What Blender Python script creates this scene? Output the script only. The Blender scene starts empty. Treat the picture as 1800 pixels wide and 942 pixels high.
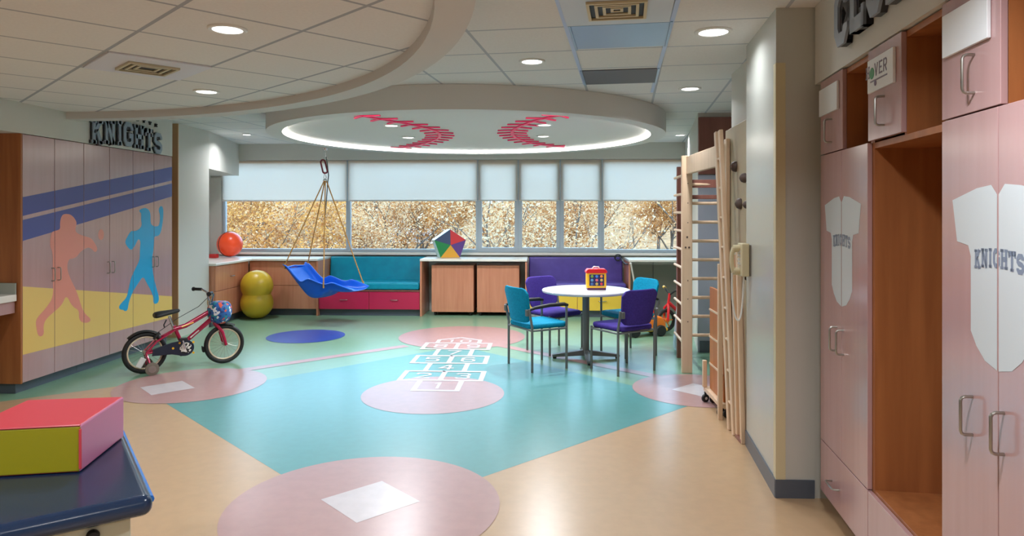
import bpy, bmesh, math, random
from mathutils import Vector, Matrix
random.seed(7)
PI = math.pi
SC = bpy.context.scene
COL = SC.collection
R = math.radians

# ------------------------------------------------------------------ helpers
def lin(c):
    return c/12.92 if c <= .04045 else ((c+.055)/1.055)**2.4
def srgb(r, g, b):
    return (lin(r/255), lin(g/255), lin(b/255), 1)

def mat(name, col, rough=.5, metal=0, spec=.5, coat=0, emit=None, estr=0):
    m = bpy.data.materials.new(name); m.use_nodes = True
    b = m.node_tree.nodes['Principled BSDF']
    b.inputs['Base Color'].default_value = col
    b.inputs['Roughness'].default_value = rough
    b.inputs['Metallic'].default_value = metal
    b.inputs['Specular IOR Level'].default_value = spec
    b.inputs['Coat Weight'].default_value = coat
    b.inputs['Coat Roughness'].default_value = .12
    if emit:
        b.inputs['Emission Color'].default_value = emit
        b.inputs['Emission Strength'].default_value = estr
    return m

def noisy(name, c1, c2, scale=(1, 1, 1), nscale=4, rough=.5, spec=.5, detail=4, bump=0, coat=0, contrast=(.35, .65)):
    m = mat(name, c1, rough, 0, spec, coat)
    nt = m.node_tree; b = nt.nodes['Principled BSDF']
    tc = nt.nodes.new('ShaderNodeTexCoord'); mp = nt.nodes.new('ShaderNodeMapping')
    mp.inputs['Scale'].default_value = scale
    no = nt.nodes.new('ShaderNodeTexNoise'); no.inputs['Scale'].default_value = nscale; no.inputs['Detail'].default_value = detail
    cr = nt.nodes.new('ShaderNodeValToRGB')
    cr.color_ramp.elements[0].position = contrast[0]; cr.color_ramp.elements[0].color = c1
    cr.color_ramp.elements[1].position = contrast[1]; cr.color_ramp.elements[1].color = c2
    L = nt.links.new
    L(tc.outputs['Object'], mp.inputs['Vector']); L(mp.outputs['Vector'], no.inputs['Vector'])
    L(no.outputs['Fac'], cr.inputs['Fac']); L(cr.outputs['Color'], b.inputs['Base Color'])
    if bump:
        bp = nt.nodes.new('ShaderNodeBump'); bp.inputs['Strength'].default_value = bump; bp.inputs['Distance'].default_value = .01
        L(no.outputs['Fac'], bp.inputs['Height']); L(bp.outputs['Normal'], b.inputs['Normal'])
    return m

def wood(name, c1, c2, rough=.35, spec=.5, coat=0.0):
    return noisy(name, c1, c2, (7, 7, .5), 3.0, rough, spec, 5, 0, coat, (.2, .8))

def ceiling_mat(name, tile, line, ang, off, size=.61, w=.022):
    m = mat(name, tile, .9, 0, .15)
    nt = m.node_tree; b = nt.nodes['Principled BSDF']; L = nt.links.new
    tc = nt.nodes.new('ShaderNodeTexCoord'); mp = nt.nodes.new('ShaderNodeMapping')
    mp.vector_type = 'TEXTURE'
    mp.inputs['Rotation'].default_value = (0, 0, ang); mp.inputs['Location'].default_value = (off[0], off[1], 0)
    L(tc.outputs['Object'], mp.inputs['Vector'])
    sx = nt.nodes.new('ShaderNodeSeparateXYZ'); L(mp.outputs['Vector'], sx.inputs[0])
    outs = []
    for ax in 'XY':
        d = nt.nodes.new('ShaderNodeMath'); d.operation = 'PINGPONG'; d.inputs[1].default_value = size/2
        L(sx.outputs[ax], d.inputs[0])
        g = nt.nodes.new('ShaderNodeMath'); g.operation = 'LESS_THAN'; g.inputs[1].default_value = w/2
        L(d.outputs[0], g.inputs[0]); outs.append(g)
    mx = nt.nodes.new('ShaderNodeMath'); mx.operation = 'MAXIMUM'
    L(outs[0].outputs[0], mx.inputs[0]); L(outs[1].outputs[0], mx.inputs[1])
    no = nt.nodes.new('ShaderNodeTexNoise'); no.inputs['Scale'].default_value = 60
    L(tc.outputs['Object'], no.inputs['Vector'])
    cr = nt.nodes.new('ShaderNodeValToRGB')
    cr.color_ramp.elements[0].color = tuple(x*.93 for x in tile[:3])+(1,); cr.color_ramp.elements[1].color = tuple(min(1, x*1.05) for x in tile[:3])+(1,)
    L(no.outputs['Fac'], cr.inputs['Fac'])
    mi = nt.nodes.new('ShaderNodeMix'); mi.data_type = 'RGBA'
    L(mx.outputs[0], mi.inputs['Factor']); L(cr.outputs['Color'], mi.inputs[6]); mi.inputs[7].default_value = line
    L(mi.outputs[2], b.inputs['Base Color'])
    return m

class MB:
    """collects shapes; build() links them as ONE mesh object"""
    def __init__(s):
        s.bm = bmesh.new(); s.mi = 0
    def _tag(s, faces):
        for f in faces: f.material_index = s.mi
    def poly(s, pts):
        f = s.bm.faces.new([s.bm.verts.new(p) for p in pts]); f.material_index = s.mi; return f
    def box(s, lo, hi, M=None):
        x0, y0, z0 = lo; x1, y1, z1 = hi
        P = [(x0, y0, z0), (x1, y0, z0), (x1, y1, z0), (x0, y1, z0), (x0, y0, z1), (x1, y0, z1), (x1, y1, z1), (x0, y1, z1)]
        if M: P = [M @ Vector(p) for p in P]
        v = [s.bm.verts.new(p) for p in P]
        for q in ((3, 2, 1, 0), (4, 5, 6, 7), (0, 1, 5, 4), (1, 2, 6, 5), (2, 3, 7, 6), (3, 0, 4, 7)):
            s.bm.faces.new([v[i] for i in q]).material_index = s.mi
        return s
    def prism(s, pts, z0, z1, axis='z', M=None):
        """extrude a 2-d outline; axis z: (x,y) at z0..z1; axis x: (y,z) at x0..x1; axis y: (x,z) at y0..y1"""
        def mk(p, t):
            q = {'z': (p[0], p[1], t), 'x': (t, p[0], p[1]), 'y': (p[0], t, p[1])}[axis]
            return M @ Vector(q) if M else q
        a = [s.bm.verts.new(mk(p, z0)) for p in pts]; b = [s.bm.verts.new(mk(p, z1)) for p in pts]
        n = len(pts); fs = []
        fs.append(s.bm.faces.new(a[::-1])); fs.append(s.bm.faces.new(b))
        for i in range(n):
            fs.append(s.bm.faces.new((a[i], a[(i+1) % n], b[(i+1) % n], b[i])))
        s._tag(fs); bmesh.ops.recalc_face_normals(s.bm, faces=fs)
        return s
    def tube(s, pts, r, n=8, closed=False, cap=True):
        P = [Vector(p) for p in pts]; N = len(P); rings = []
        rs = r if isinstance(r, (list, tuple)) else [r]*N
        prev = None
        for i, p in enumerate(P):
            if closed: t = P[(i+1) % N]-P[i-1]
            elif i == 0: t = P[1]-P[0]
            elif i == N-1: t = P[-1]-P[-2]
            else: t = (P[i+1]-P[i]).normalized()+(P[i]-P[i-1]).normalized()
            t.normalize()
            if prev is None:
                up = Vector((0, 0, 1)) if abs(t.z) < .9 else Vector((1, 0, 0))
                a = t.cross(up).normalized()
            else:
                a = (prev-t*prev.dot(t)).normalized()
            prev = a; b = t.cross(a)
            k = 1.0
            if 0 < i < N-1 and not closed:
                c = (P[i+1]-P[i]).normalized().dot((P[i]-P[i-1]).normalized()); k = min(1.35, 1/max(.5, math.sqrt(max(.05, (1+c)/2))))
            rings.append([s.bm.verts.new(p+(a*math.cos(2*PI*j/n)+b*math.sin(2*PI*j/n))*rs[i]*(k if k < 1.05 else 1)) for j in range(n)])
        fs = []
        for i in range(N if closed else N-1):
            A, B = rings[i], rings[(i+1) % N]
            for j in range(n):
                fs.append(s.bm.faces.new((A[j], A[(j+1) % n], B[(j+1) % n], B[j])))
        if cap and not closed:
            fs.append(s.bm.faces.new(rings[0][::-1])); fs.append(s.bm.faces.new(rings[-1]))
        s._tag(fs); bmesh.ops.recalc_face_normals(s.bm, faces=fs)
        return s
    def lathe(s, prof, n=32, M=None, a0=0, a1=2*PI):
        """prof: (r,z) list, spun about z"""
        full = abs(a1-a0-2*PI) < 1e-6
        rings = []
        for r, z in prof:
            ring = []
            if r < 1e-6:
                p = Vector((0, 0, z)); ring = [s.bm.verts.new(M @ p if M else p)]
            else:
                for j in range(n if full else n+1):
                    t = a0+(a1-a0)*j/n; p = Vector((r*math.cos(t), r*math.sin(t), z))
                    ring.append(s.bm.verts.new(M @ p if M else p))
            rings.append(ring)
        fs = []
        for A, B in zip(rings, rings[1:]):
            m = n
            for j in range(m):
                k = (j+1) % n if full else j+1
                if len(A) == 1 and len(B) == 1: continue
                if len(A) == 1: fs.append(s.bm.faces.new((A[0], B[j], B[k])))
                elif len(B) == 1: fs.append(s.bm.faces.new((A[j], A[k], B[0])))
                else: fs.append(s.bm.faces.new((A[j], A[k], B[k], B[j])))
        s._tag(fs); bmesh.ops.recalc_face_normals(s.bm, faces=fs)
        return s
    def cyl(s, p0, p1, r, n=16):
        return s.tube([p0, p1], r, n)
    def ball(s, c, r, sc=(1, 1, 1), n=24, m=16):
        M = Matrix.Translation(c) @ Matrix.Diagonal((*sc, 1))
        return s.lathe([(r*math.sin(PI*i/m), -r*math.cos(PI*i/m)) for i in range(m+1)], n, M)
    def torus(s, c, R_, r, M=None, n=32, m=10, sq=1):
        T = (M or Matrix.Identity(4))
        rings = []
        for i in range(n):
            a = 2*PI*i/n
            rings.append([s.bm.verts.new(Vector(c)+T.to_3x3() @ Vector(((R_+r*math.cos(2*PI*j/m))*math.cos(a), (R_+r*math.cos(2*PI*j/m))*math.sin(a), r*sq*math.sin(2*PI*j/m)))) for j in range(m)])
        fs = []
        for i in range(n):
            A, B = rings[i], rings[(i+1) % n]
            for j in range(m): fs.append(s.bm.faces.new((A[j], B[j], B[(j+1) % m], A[(j+1) % m])))
        s._tag(fs); bmesh.ops.recalc_face_normals(s.bm, faces=fs)
        return s
    def build(s, name, mats, parent=None, bevel=0, smooth=40, seg=2, sub=0):
        bm = s.bm
        if smooth:
            for f in bm.faces: f.smooth = True
            lim = R(smooth)
            for e in bm.edges:
                if len(e.link_faces) != 2 or e.calc_face_angle(0) > lim: e.smooth = False
        me = bpy.data.meshes.new(name); bm.to_mesh(me); bm.free()
        for m in (mats if isinstance(mats, (list, tuple)) else [mats]): me.materials.append(m)
        o = bpy.data.objects.new(name, me); COL.objects.link(o)
        if parent: o.parent = parent
        if bevel:
            b = o.modifiers.new('bevel', 'BEVEL'); b.width = bevel; b.segments = seg; b.limit_method = 'ANGLE'; b.angle_limit = R(40)
            b.harden_normals = False
            for p in me.polygons: p.use_smooth = True
            w = o.modifiers.new('wn', 'WEIGHTED_NORMAL'); w.keep_sharp = False
        if sub:
            d = o.modifiers.new('sub', 'SUBSURF'); d.levels = sub; d.render_levels = sub
        return o

def empty(name, loc=(0, 0, 0), rz=0):
    o = bpy.data.objects.new(name, None); COL.objects.link(o)
    o.location = loc; o.rotation_euler = (0, 0, rz); o.empty_display_size = .1
    return o
def tag(o, label, cat, group=None, kind=None):
    o['label'] = label; o['category'] = cat
    if group: o['group'] = group
    if kind: o['kind'] = kind
    return o
def thing(name, label, cat, loc=(0, 0, 0), rz=0, group=None):
    return tag(empty(name, loc, rz), label, cat, group)
def struct(o):
    o['kind'] = 'structure'; return o
def dup(o, loc=None, rz=None, label=None, parent=None):
    kids = [c for c in bpy.data.objects if c.parent == o]
    c = o.copy(); COL.objects.link(c)
    if parent: c.parent = parent
    if loc is not None: c.location = loc
    if rz is not None: c.rotation_euler = (0, 0, rz)
    if label: c['label'] = label
    for k in kids: dup(k, parent=c)
    return c

def clip(poly, ax, lo, hi):
    """clip 2-d polygon to lo<=p[ax]<=hi"""
    def half(P, f, t):
        out = []
        for i in range(len(P)):
            a, b = P[i-1], P[i]; fa, fb = f(a), f(b)
            if (fa >= 0) != (fb >= 0):
                k = fa/(fa-fb); out.append((a[0]+(b[0]-a[0])*k, a[1]+(b[1]-a[1])*k))
            if fb >= 0: out.append(b)
        return out
    P = half(poly, lambda p: p[ax]-lo, 0)
    if len(P) > 2: P = half(P, lambda p: hi-p[ax], 0)
    P2 = []
    for p in P:
        if not P2 or (abs(p[0]-P2[-1][0])+abs(p[1]-P2[-1][1])) > 1e-4: P2.append(p)
    if len(P2) > 2 and abs(P2[0][0]-P2[-1][0])+abs(P2[0][1]-P2[-1][1]) < 1e-4: P2.pop()
    return P2 if len(P2) > 2 else None

def smoothpoly(P, it=2):
    for _ in range(it):
        Q = []
        for i in range(len(P)):
            a, b = P[i], P[(i+1) % len(P)]
            Q += [(a[0]*.75+b[0]*.25, a[1]*.75+b[1]*.25), (a[0]*.25+b[0]*.75, a[1]*.25+b[1]*.75)]
        P = Q
    return P

def seg(x0, y0, x1, y1, t):
    dx, dy = x1-x0, y1-y0; L = math.hypot(dx, dy) or 1; nx, ny = -dy/L*t/2, dx/L*t/2
    return [(x0+nx, y0+ny), (x0-nx, y0-ny), (x1-nx, y1-ny), (x1+nx, y1+ny)]
def pline(pts, t, closed=False):
    """polyline stroke with mitred joints -> quads"""
    n = len(pts); out = []; off = []
    for i in range(n):
        a = pts[i-1] if (i > 0 or closed) else None; b = pts[i]; c = pts[(i+1) % n] if (i < n-1 or closed) else None
        ds = []
        for p, q in ((a, b), (b, c)):
            if p and q:
                l = math.hypot(q[0]-p[0], q[1]-p[1]) or 1; ds.append(((q[0]-p[0])/l, (q[1]-p[1])/l))
        if len(ds) == 2:
            nx, ny = -(ds[0][1]+ds[1][1]), ds[0][0]+ds[1][0]; l = math.hypot(nx, ny) or 1; nx /= l; ny /= l
            k = max(.5, nx*-ds[0][1]+ny*ds[0][0])
        else:
            nx, ny = -ds[0][1], ds[0][0]; k = 1
        off.append((nx/k*t/2, ny/k*t/2))
    for i in range(n if closed else n-1):
        j = (i+1) % n
        out.append([(pts[i][0]+off[i][0], pts[i][1]+off[i][1]), (pts[i][0]-off[i][0], pts[i][1]-off[i][1]),
                    (pts[j][0]-off[j][0], pts[j][1]-off[j][1]), (pts[j][0]+off[j][0], pts[j][1]+off[j][1])])
    return out

def glyph(ch, t=.22, serif=True):
    """slab-serif block letter in a 0..0.8 x 0..1 box -> convex quads (thin strokes: serif=False)"""
    h = t/2; W = .8; g = []
    def S(*xs):
        if serif:
            for x, y in xs: g.append([(x-h-.07, y), (x+h+.07, y), (x+h+.07, y+.14), (x-h-.07, y+.14)])
    oct_ = [(h+.14, h), (h, h+.16), (h, 1-h-.16), (h+.14, 1-h), (W-h-.14, 1-h), (W-h, 1-h-.16), (W-h, h+.16), (W-h-.14, h)]
    if ch == 'K':
        g.append(seg(h+.07, 0, h+.07, 1, t)); g.append(seg(h+.1, .42, W-h-.05, 1, t)); g.append(seg(.36, .6, W-h, 0, t)); S((h+.07, 0), (h+.07, .86), (W-h-.04, 0), (W-h-.06, .86))
    elif ch == 'N':
        g += [seg(h+.05, 0, h+.05, 1, t), seg(W-h-.05, 0, W-h-.05, 1, t), seg(h+.03, .98, W-h-.03, .02, t)]; S((h+.05, 0), (h+.05, .86), (W-h-.05, .86))
    elif ch == 'I':
        g.append(seg(.25, 0, .25, 1, t)); S((.25, 0), (.25, .86))
    elif ch == 'G':
        g += pline([(W-h, .68), (W-h, 1-h-.16), (W-h-.14, 1-h), (h+.14, 1-h), (h, 1-h-.16), (h, h+.16), (h+.14, h), (W-h-.14, h), (W-h, h+.12), (W-h, .45), (.45, .45)], t)
    elif ch == 'H':
        g += [seg(h+.05, 0, h+.05, 1, t), seg(W-h-.05, 0, W-h-.05, 1, t), seg(h, .5, W-h, .5, t)]; S((h+.05, 0), (h+.05, .86), (W-h-.05, 0), (W-h-.05, .86))
    elif ch == 'T':
        g += [seg(W/2, 0, W/2, 1, t), seg(0, 1-h, W, 1-h, t), seg(h*.6, .66, h*.6, 1, t*.6), seg(W-h*.6, .66, W-h*.6, 1, t*.6)]; S((W/2, 0))
    elif ch == 'S':
        g += pline([(W-h, .7), (W-h, 1-h-.13), (W-h-.12, 1-h), (h+.12, 1-h), (h, 1-h-.13), (h, .62), (h+.12, .53), (W-h-.12, .47), (W-h, .38), (W-h, h+.13), (W-h-.12, h), (h+.12, h), (h, h+.13), (h, .3)], t)
    elif ch == 'C':
        g += pline([(W-h, .68), (W-h, 1-h-.16), (W-h-.14, 1-h), (h+.14, 1-h), (h, 1-h-.16), (h, h+.16), (h+.14, h), (W-h-.14, h), (W-h, h+.16), (W-h, .32)], t)
    elif ch == 'L':
        g += [seg(h+.07, 0, h+.07, 1, t), seg(.05, h, W, h, t), seg(W-h*.6, 0, W-h*.6, .34, t*.6)]; S((h+.07, .86))
    elif ch == 'U':
        g += pline([(h+.04, 1), (h+.04, h+.16), (h+.17, h), (W-h-.17, h), (W-h-.04, h+.16), (W-h-.04, 1)], t); S((h+.04, .86), (W-h-.04, .86))
    elif ch == 'B':
        g += pline([(h+.04, h), (h+.04, 1-h), (W-h-.16, 1-h), (W-h-.04, 1-h-.13), (W-h-.04, .62), (W-h-.14, .52), (W-h, .42), (W-h, h+.14), (W-h-.14, h)], t, True); g.append(seg(h, .52, W-h-.12, .52, t*.8))
    elif ch == 'O' or ch == '0':
        g += pline(oct_, t, True)
    elif ch == 'E':
        g += [seg(h+.07, 0, h+.07, 1, t), seg(.05, h, W, h, t), seg(.05, 1-h, W, 1-h, t), seg(.1, .5, .62, .5, t)]
    elif ch == 'A':
        g += [seg(h, 0, W/2, 1, t), seg(W-h, 0, W/2, 1, t), seg(.2, .3, .6, .3, t*.8)]
    elif ch == 'R':
        g += pline([(h+.04, 0), (h+.04, 1-h), (W-h-.14, 1-h), (W-h, 1-h-.13), (W-h, .58), (W-h-.14, .45), (h+.04, .45)], t); g.append(seg(.4, .45, W-h, 0, t))
    elif ch == 'V':
        g += [seg(h, 1, W/2, 0, t), seg(W-h, 1, W/2, 0, t)]
    elif ch == '1':
        g += [seg(.42, 0, .42, 1, t), seg(.42, 1-h, .2, .8, t)]
    elif ch == '2':
        g += pline([(h, .72), (h+.05, 1-h), (W-h-.12, 1-h), (W-h, .8), (W-h, .62), (h, h), (W, h)], t)
    elif ch == '3':
        g += pline([(h, .78), (h+.12, 1-h), (W-h-.12, 1-h), (W-h, .82), (W-h, .64), (W-h-.15, .52), (.3, .52)], t) + pline([(W-h-.15, .52), (W-h, .4), (W-h, .2), (W-h-.12, h), (h+.12, h), (h, .22)], t)
    elif ch == '4':
        g += pline([(W, .32), (h, .32), (.52, 1)], t); g.append(seg(.55, 0, .55, 1, t))
    elif ch == '5':
        g += pline([(W-.05, 1-h), (h, 1-h), (h, .58), (W-h-.14, .58), (W-h, .44), (W-h, .2), (W-h-.14, h), (h, h)], t)
    elif ch == '6':
        g += pline([(W-h, .82), (W-h-.14, 1-h), (h+.14, 1-h), (h, .8), (h, .2), (h+.14, h), (W-h-.14, h), (W-h, .2), (W-h, .42), (W-h-.14, .56), (h, .56)], t)
    elif ch == '7':
        g += pline([(0, 1-h), (W-h, 1-h), (.3, 0)], t)
    elif ch == '8':
        g += pline([(h+.14, .54), (h, .68), (h, .86), (h+.12, 1-h), (W-h-.12, 1-h), (W-h, .86), (W-h, .68), (W-h-.14, .54)], t, True) + pline([(h+.14, .54), (h, .4), (h, .18), (h+.12, h), (W-h-.12, h), (W-h, .18), (W-h, .4), (W-h-.14, .54)], t, True)
    elif ch == '9':
        g += pline([(h, .18), (h+.14, h), (W-h-.14, h), (W-h, .2), (W-h, .8), (W-h-.14, 1-h), (h+.14, 1-h), (h, .8), (h, .58), (h+.14, .44), (W-h, .44)], t)
    return g

# ------------------------------------------------------------------ materials
M = {}
M['white'] = mat('wall paint white', srgb(205, 203, 196), .55, 0, .35)
M['tan'] = mat('tan light tone', srgb(206, 164, 124), .6, 0, .3)  # brown cast of the light, put into the colour of a wall face
M['cream'] = mat('wall paint cream', srgb(192, 194, 188), .27, 0, .8)
M['grey_paint'] = mat('grey paint', srgb(168, 174, 190), .6, 0, .3)
M['ceil_hi'] = ceiling_mat('ceiling tile upper', srgb(224, 223, 222), srgb(178, 182, 190), R(-6.9), (.284, 5.354))
M['ceil_lo'] = ceiling_mat('ceiling tile lower', srgb(224, 223, 222), srgb(166, 170, 178), R(47.1), (-2.593, 4.779))
M['beam'] = mat('soffit paint', srgb(206, 204, 202), .7, 0, .25)
M['kick'] = mat('vinyl base', srgb(84, 92, 104), .35, 0, .5)
M['maple'] = wood('maple laminate', srgb(212, 146, 116), srgb(192, 124, 96), .26, .55)
M['closet'] = wood('closet laminate', srgb(184, 148, 148), srgb(176, 140, 140), .19, 1.0)
M['cherry'] = wood('locker interior laminate', srgb(176, 112, 66), srgb(146, 88, 50), .4, .4)
M['ply'] = wood('birch ply', srgb(226, 198, 170), srgb(206, 176, 146), .4, .4)
M['dark_wood'] = wood('dark red wood', srgb(142, 92, 80), srgb(122, 76, 66), .4, .4)
M['steel'] = mat('brushed steel', srgb(170, 168, 162), .32, 1)
M['chrome'] = mat('chrome', srgb(200, 202, 205), .15, 1)
M['grey_metal'] = mat('grey powder coat', srgb(120, 122, 122), .4, .5)
M['black'] = mat('black rubber', srgb(26, 26, 28), .55)
M['white_plastic'] = mat('white plastic', srgb(225, 226, 224), .35)
M['counter'] = mat('white laminate top', srgb(232, 228, 220), .22, 0, .5)
M['teal'] = noisy('teal vinyl', srgb(0, 150, 178), srgb(0, 138, 168), (1, 1, 1), 8, .35, .5)
M['purple'] = noisy('purple vinyl', srgb(88, 72, 158), srgb(80, 64, 146), (1, 1, 1), 8, .35, .5)
M['teal_fabric'] = noisy('teal fabric', srgb(0, 142, 178), srgb(0, 124, 160), (1, 1, 1), 60, .8, .2)
M['purple_fabric'] = noisy('violet fabric', srgb(70, 52, 138), srgb(62, 46, 126), (1, 1, 1), 60, .8, .2)
M['red_lam'] = mat('crimson laminate', srgb(190, 36, 80), .3, 0, .5)
M['yellow_lam'] = mat('yellow laminate', srgb(238, 198, 72), .3, 0, .5)
M['mural_blue'] = mat('mural indigo', srgb(76, 82, 150), .35, 0, .5)
M['mural_yellow'] = mat('mural yellow', srgb(226, 190, 108), .35, 0, .5)
M['mural_pink'] = mat('mural coral', srgb(222, 142, 124), .35, 0, .5)
M['mural_cyan'] = mat('mural cyan', srgb(22, 160, 212), .35, 0, .5)
M['jersey'] = mat('jersey print white', srgb(200, 208, 214), .3, 0, .5)
M['jersey_text'] = mat('jersey print grey', srgb(124, 136, 158), .3, 0, .5)
M['sign_face'] = mat('sign pewter face', srgb(138, 150, 166), .4, 0)
M['sign_back'] = mat('sign dark outline', srgb(44, 44, 48), .4)
M['plate'] = mat('name plate white', srgb(226, 230, 234), .3)
M['red_seam'] = mat('red stitch', srgb(255, 36, 110), .4)
M['disc'] = mat('disc white', srgb(214, 212, 210), .6, 0, .3)
M['lens'] = mat('lamp lens', (1, 1, 1, 1), .4, emit=(1, .97, .92, 1), estr=6)
M['led'] = mat('led strip', (1, 1, 1, 1), .4, emit=(1, .96, .88, 1), estr=8)
M['frame'] = mat('window aluminium', srgb(190, 204, 216), .4, .3)
M['blue_plastic'] = mat('blue plastic', srgb(8, 96, 214), .35)
M['rope'] = noisy('rope', srgb(204, 156, 92), srgb(176, 128, 68), (1, 1, 1), 90, .8, .2)
M['navy_vinyl'] = mat('navy vinyl', srgb(24, 48, 80), .22, 0, .6)
M['blue_reflection'] = mat('bright blue end reflection', srgb(10, 120, 225), .25)  # colour of the window light on the table end
M['off_white'] = mat('cream enamel', srgb(206, 208, 190), .35)
M['coral_vinyl'] = mat('coral vinyl', srgb(228, 78, 92), .3)
M['lime_vinyl'] = mat('lime vinyl', srgb(166, 158, 28), .35)
M['pink_vinyl'] = mat('pink vinyl', srgb(214, 130, 176), .35)
M['bike_red'] = mat('crimson bike paint', srgb(176, 14, 66), .25, .2, .5, .4)
M['orange'] = mat('orange vinyl', srgb(255, 84, 40), .3)
M['ball_yellow'] = mat('mustard ball vinyl', srgb(206, 172, 44), .35)
M['red_plastic'] = mat('red plastic', srgb(222, 36, 44), .3)
M['yellow_plastic'] = mat('yellow plastic', srgb(246, 190, 44), .3)
M['orange_plastic'] = mat('orange plastic', srgb(250, 130, 20), .3)
M['dark_metal'] = mat('dark panel', srgb(96, 96, 104), .5, .2)
M['sky_tint_tile'] = mat('brushed metal ceiling tile', srgb(150, 178, 206), .3, .7)  # metal tile; blue of the reflected sky is put into its colour
M['cart_orange'] = wood('orange brown ply', srgb(192, 120, 66), srgb(170, 100, 52), .4, .4)
M['hold'] = mat('dark climbing hold', srgb(82, 66, 60), .6)

def dots_mat(name, base, cols, scale):
    m = mat(name, base, .6); nt = m.node_tree; b = nt.nodes['Principled BSDF']; L = nt.links.new
    tc = nt.nodes.new('ShaderNodeTexCoord'); v = nt.nodes.new('ShaderNodeTexVoronoi'); v.inputs['Scale'].default_value = scale
    L(tc.outputs['Object'], v.inputs['Vector'])
    sp = nt.nodes.new('ShaderNodeSeparateColor'); L(v.outputs['Color'], sp.inputs[0])
    cr = nt.nodes.new('ShaderNodeValToRGB'); cr.color_ramp.interpolation = 'CONSTANT'
    e = cr.color_ramp.elements; e[0].position = 0; e[0].color = base; e[1].position = .45; e[1].color = cols[0]
    for i, c in enumerate(cols[1:]):
        k = e.new(.45+.55*(i+1)/len(cols)); k.color = c
    L(sp.outputs[0], cr.inputs['Fac']); L(cr.outputs['Color'], b.inputs['Base Color'])
    return m
M['bag'] = dots_mat('floral bag cloth', srgb(40, 100, 170), [srgb(230, 235, 240), srgb(220, 90, 70), srgb(40, 140, 150), srgb(30, 60, 130)], 42)

def glass_mat():
    m = bpy.data.materials.new('window glass'); m.use_nodes = True; nt = m.node_tree; L = nt.links.new
    nt.nodes.clear(); o = nt.nodes.new('ShaderNodeOutputMaterial')
    t = nt.nodes.new('ShaderNodeBsdfTransparent'); t.inputs[0].default_value = (.95, .97, .98, 1)
    g = nt.nodes.new('ShaderNodeBsdfGlossy'); g.inputs['Roughness'].default_value = .03
    f = nt.nodes.new('ShaderNodeFresnel'); f.inputs[0].default_value = 1.3
    x = nt.nodes.new('ShaderNodeMixShader'); L(f.outputs[0], x.inputs[0]); L(t.outputs[0], x.inputs[1]); L(g.outputs[0], x.inputs[2]); L(x.outputs[0], o.inputs[0])
    return m
M['glass'] = glass_mat()
def blind_mat():
    m = bpy.data.materials.new('roller blind mesh fabric'); m.use_nodes = True; nt = m.node_tree; L = nt.links.new
    nt.nodes.clear(); o = nt.nodes.new('ShaderNodeOutputMaterial')
    d = nt.nodes.new('ShaderNodeBsdfDiffuse'); d.inputs[0].default_value = (.85, .8, .74, 1)
    t = nt.nodes.new('ShaderNodeBsdfTranslucent'); t.inputs[0].default_value = (1, .92, .84, 1)
    p = nt.nodes.new('ShaderNodeBsdfTransparent')
    a = nt.nodes.new('ShaderNodeMixShader'); a.inputs[0].default_value = .78; L(d.outputs[0], a.inputs[1]); L(t.outputs[0], a.inputs[2])
    b = nt.nodes.new('ShaderNodeMixShader'); b.inputs[0].default_value = .12; L(a.outputs[0], b.inputs[1]); L(p.outputs[0], b.inputs[2]); L(b.outputs[0], o.inputs[0])
    return m
M['blind'] = blind_mat()

# floor vinyls
def vinyl(name, c, k=.93):
    return noisy(name, c, tuple(x*k for x in c[:3])+(1,), (1, 1, 1), 14, .29, 1.0, 3)
FL = [vinyl('floor green', srgb(124, 164, 136)), vinyl('floor beige', srgb(190, 158, 122)), vinyl('floor infield teal', srgb(88, 152, 152)),
      vinyl('floor pink', srgb(180, 142, 140)), vinyl('floor navy', srgb(30, 76, 170)), vinyl('floor white', srgb(206, 198, 202))]
# ------------------------------------------------------------------ setting
CH, CL = 2.67, 2.50            # upper and lower ceiling heights
LA = -math.atan(.105)          # lockers stand at a slight angle
LOCK = (1.46, 3.70)
def lk(x, y):                  # locker frame -> room
    c, s = math.cos(LA), math.sin(LA)
    return (LOCK[0]+x*c-y*s, LOCK[1]+x*s+y*c)

def circ(c, r, n=64): return [(c[0]+r*math.cos(2*PI*i/n), c[1]+r*math.sin(2*PI*i/n)) for i in range(n)]
def square45(c, r): return [(c[0], c[1]-r), (c[0]+r, c[1]), (c[0], c[1]+r), (c[0]-r, c[1])]

f = MB()
lay = [0, 0]
def layer(pts, m, up=True):
    lay[1] += 1; z = .0006*lay[0]+.00003*(lay[1] % 18); f.mi = m
    face = f.poly([(p[0], p[1], z) for p in pts])
    face.normal_update()
    if face.normal.z < 0: face.normal_flip()
layer([(-5.5, -3.2), (3.6, -3.2), (3.6, 11.1), (-5.5, 11.1)], 0)
lay[0] = 1
layer([(-3.2, 6.5), (-5.45, 4.66), (-5.45, -3.1), (3.5, -3.1), (3.5, 4.5), (1.6, 6.35), (1.2, 6.0), (-.94, 3.9), (-2.9, 6.0)], 1)
lay[0] = 2
layer([(-.942, 3.428), (1.30, 5.735), (-.97, 8.0), (-3.21, 5.61)], 2)
lay[0] = 3
for a, b in (((-3.2, 6.46), (-1.6, 7.99)), ((1.35, 6.35), (-.55, 8.1))):
    layer(seg(*a, *b, .13), 3)
lay[0] = 4
layer(circ((-.95, 3.62), .72), 3); layer(circ((-.945, 5.88), .61), 3); layer(circ((-1.02, 8.62), .79), 3)
layer(circ((-3.18, 6.10), .64), 3); layer(circ((1.36, 6.12), .57), 3)
layer(circ((-2.99, 8.56), .48), 4)
lay[0] = 5
layer(square45((-.932, 3.672), .27), 5); layer(square45((-3.333, 5.965), .25), 5); layer(square45((1.36, 6.10), .235), 5)
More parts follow.
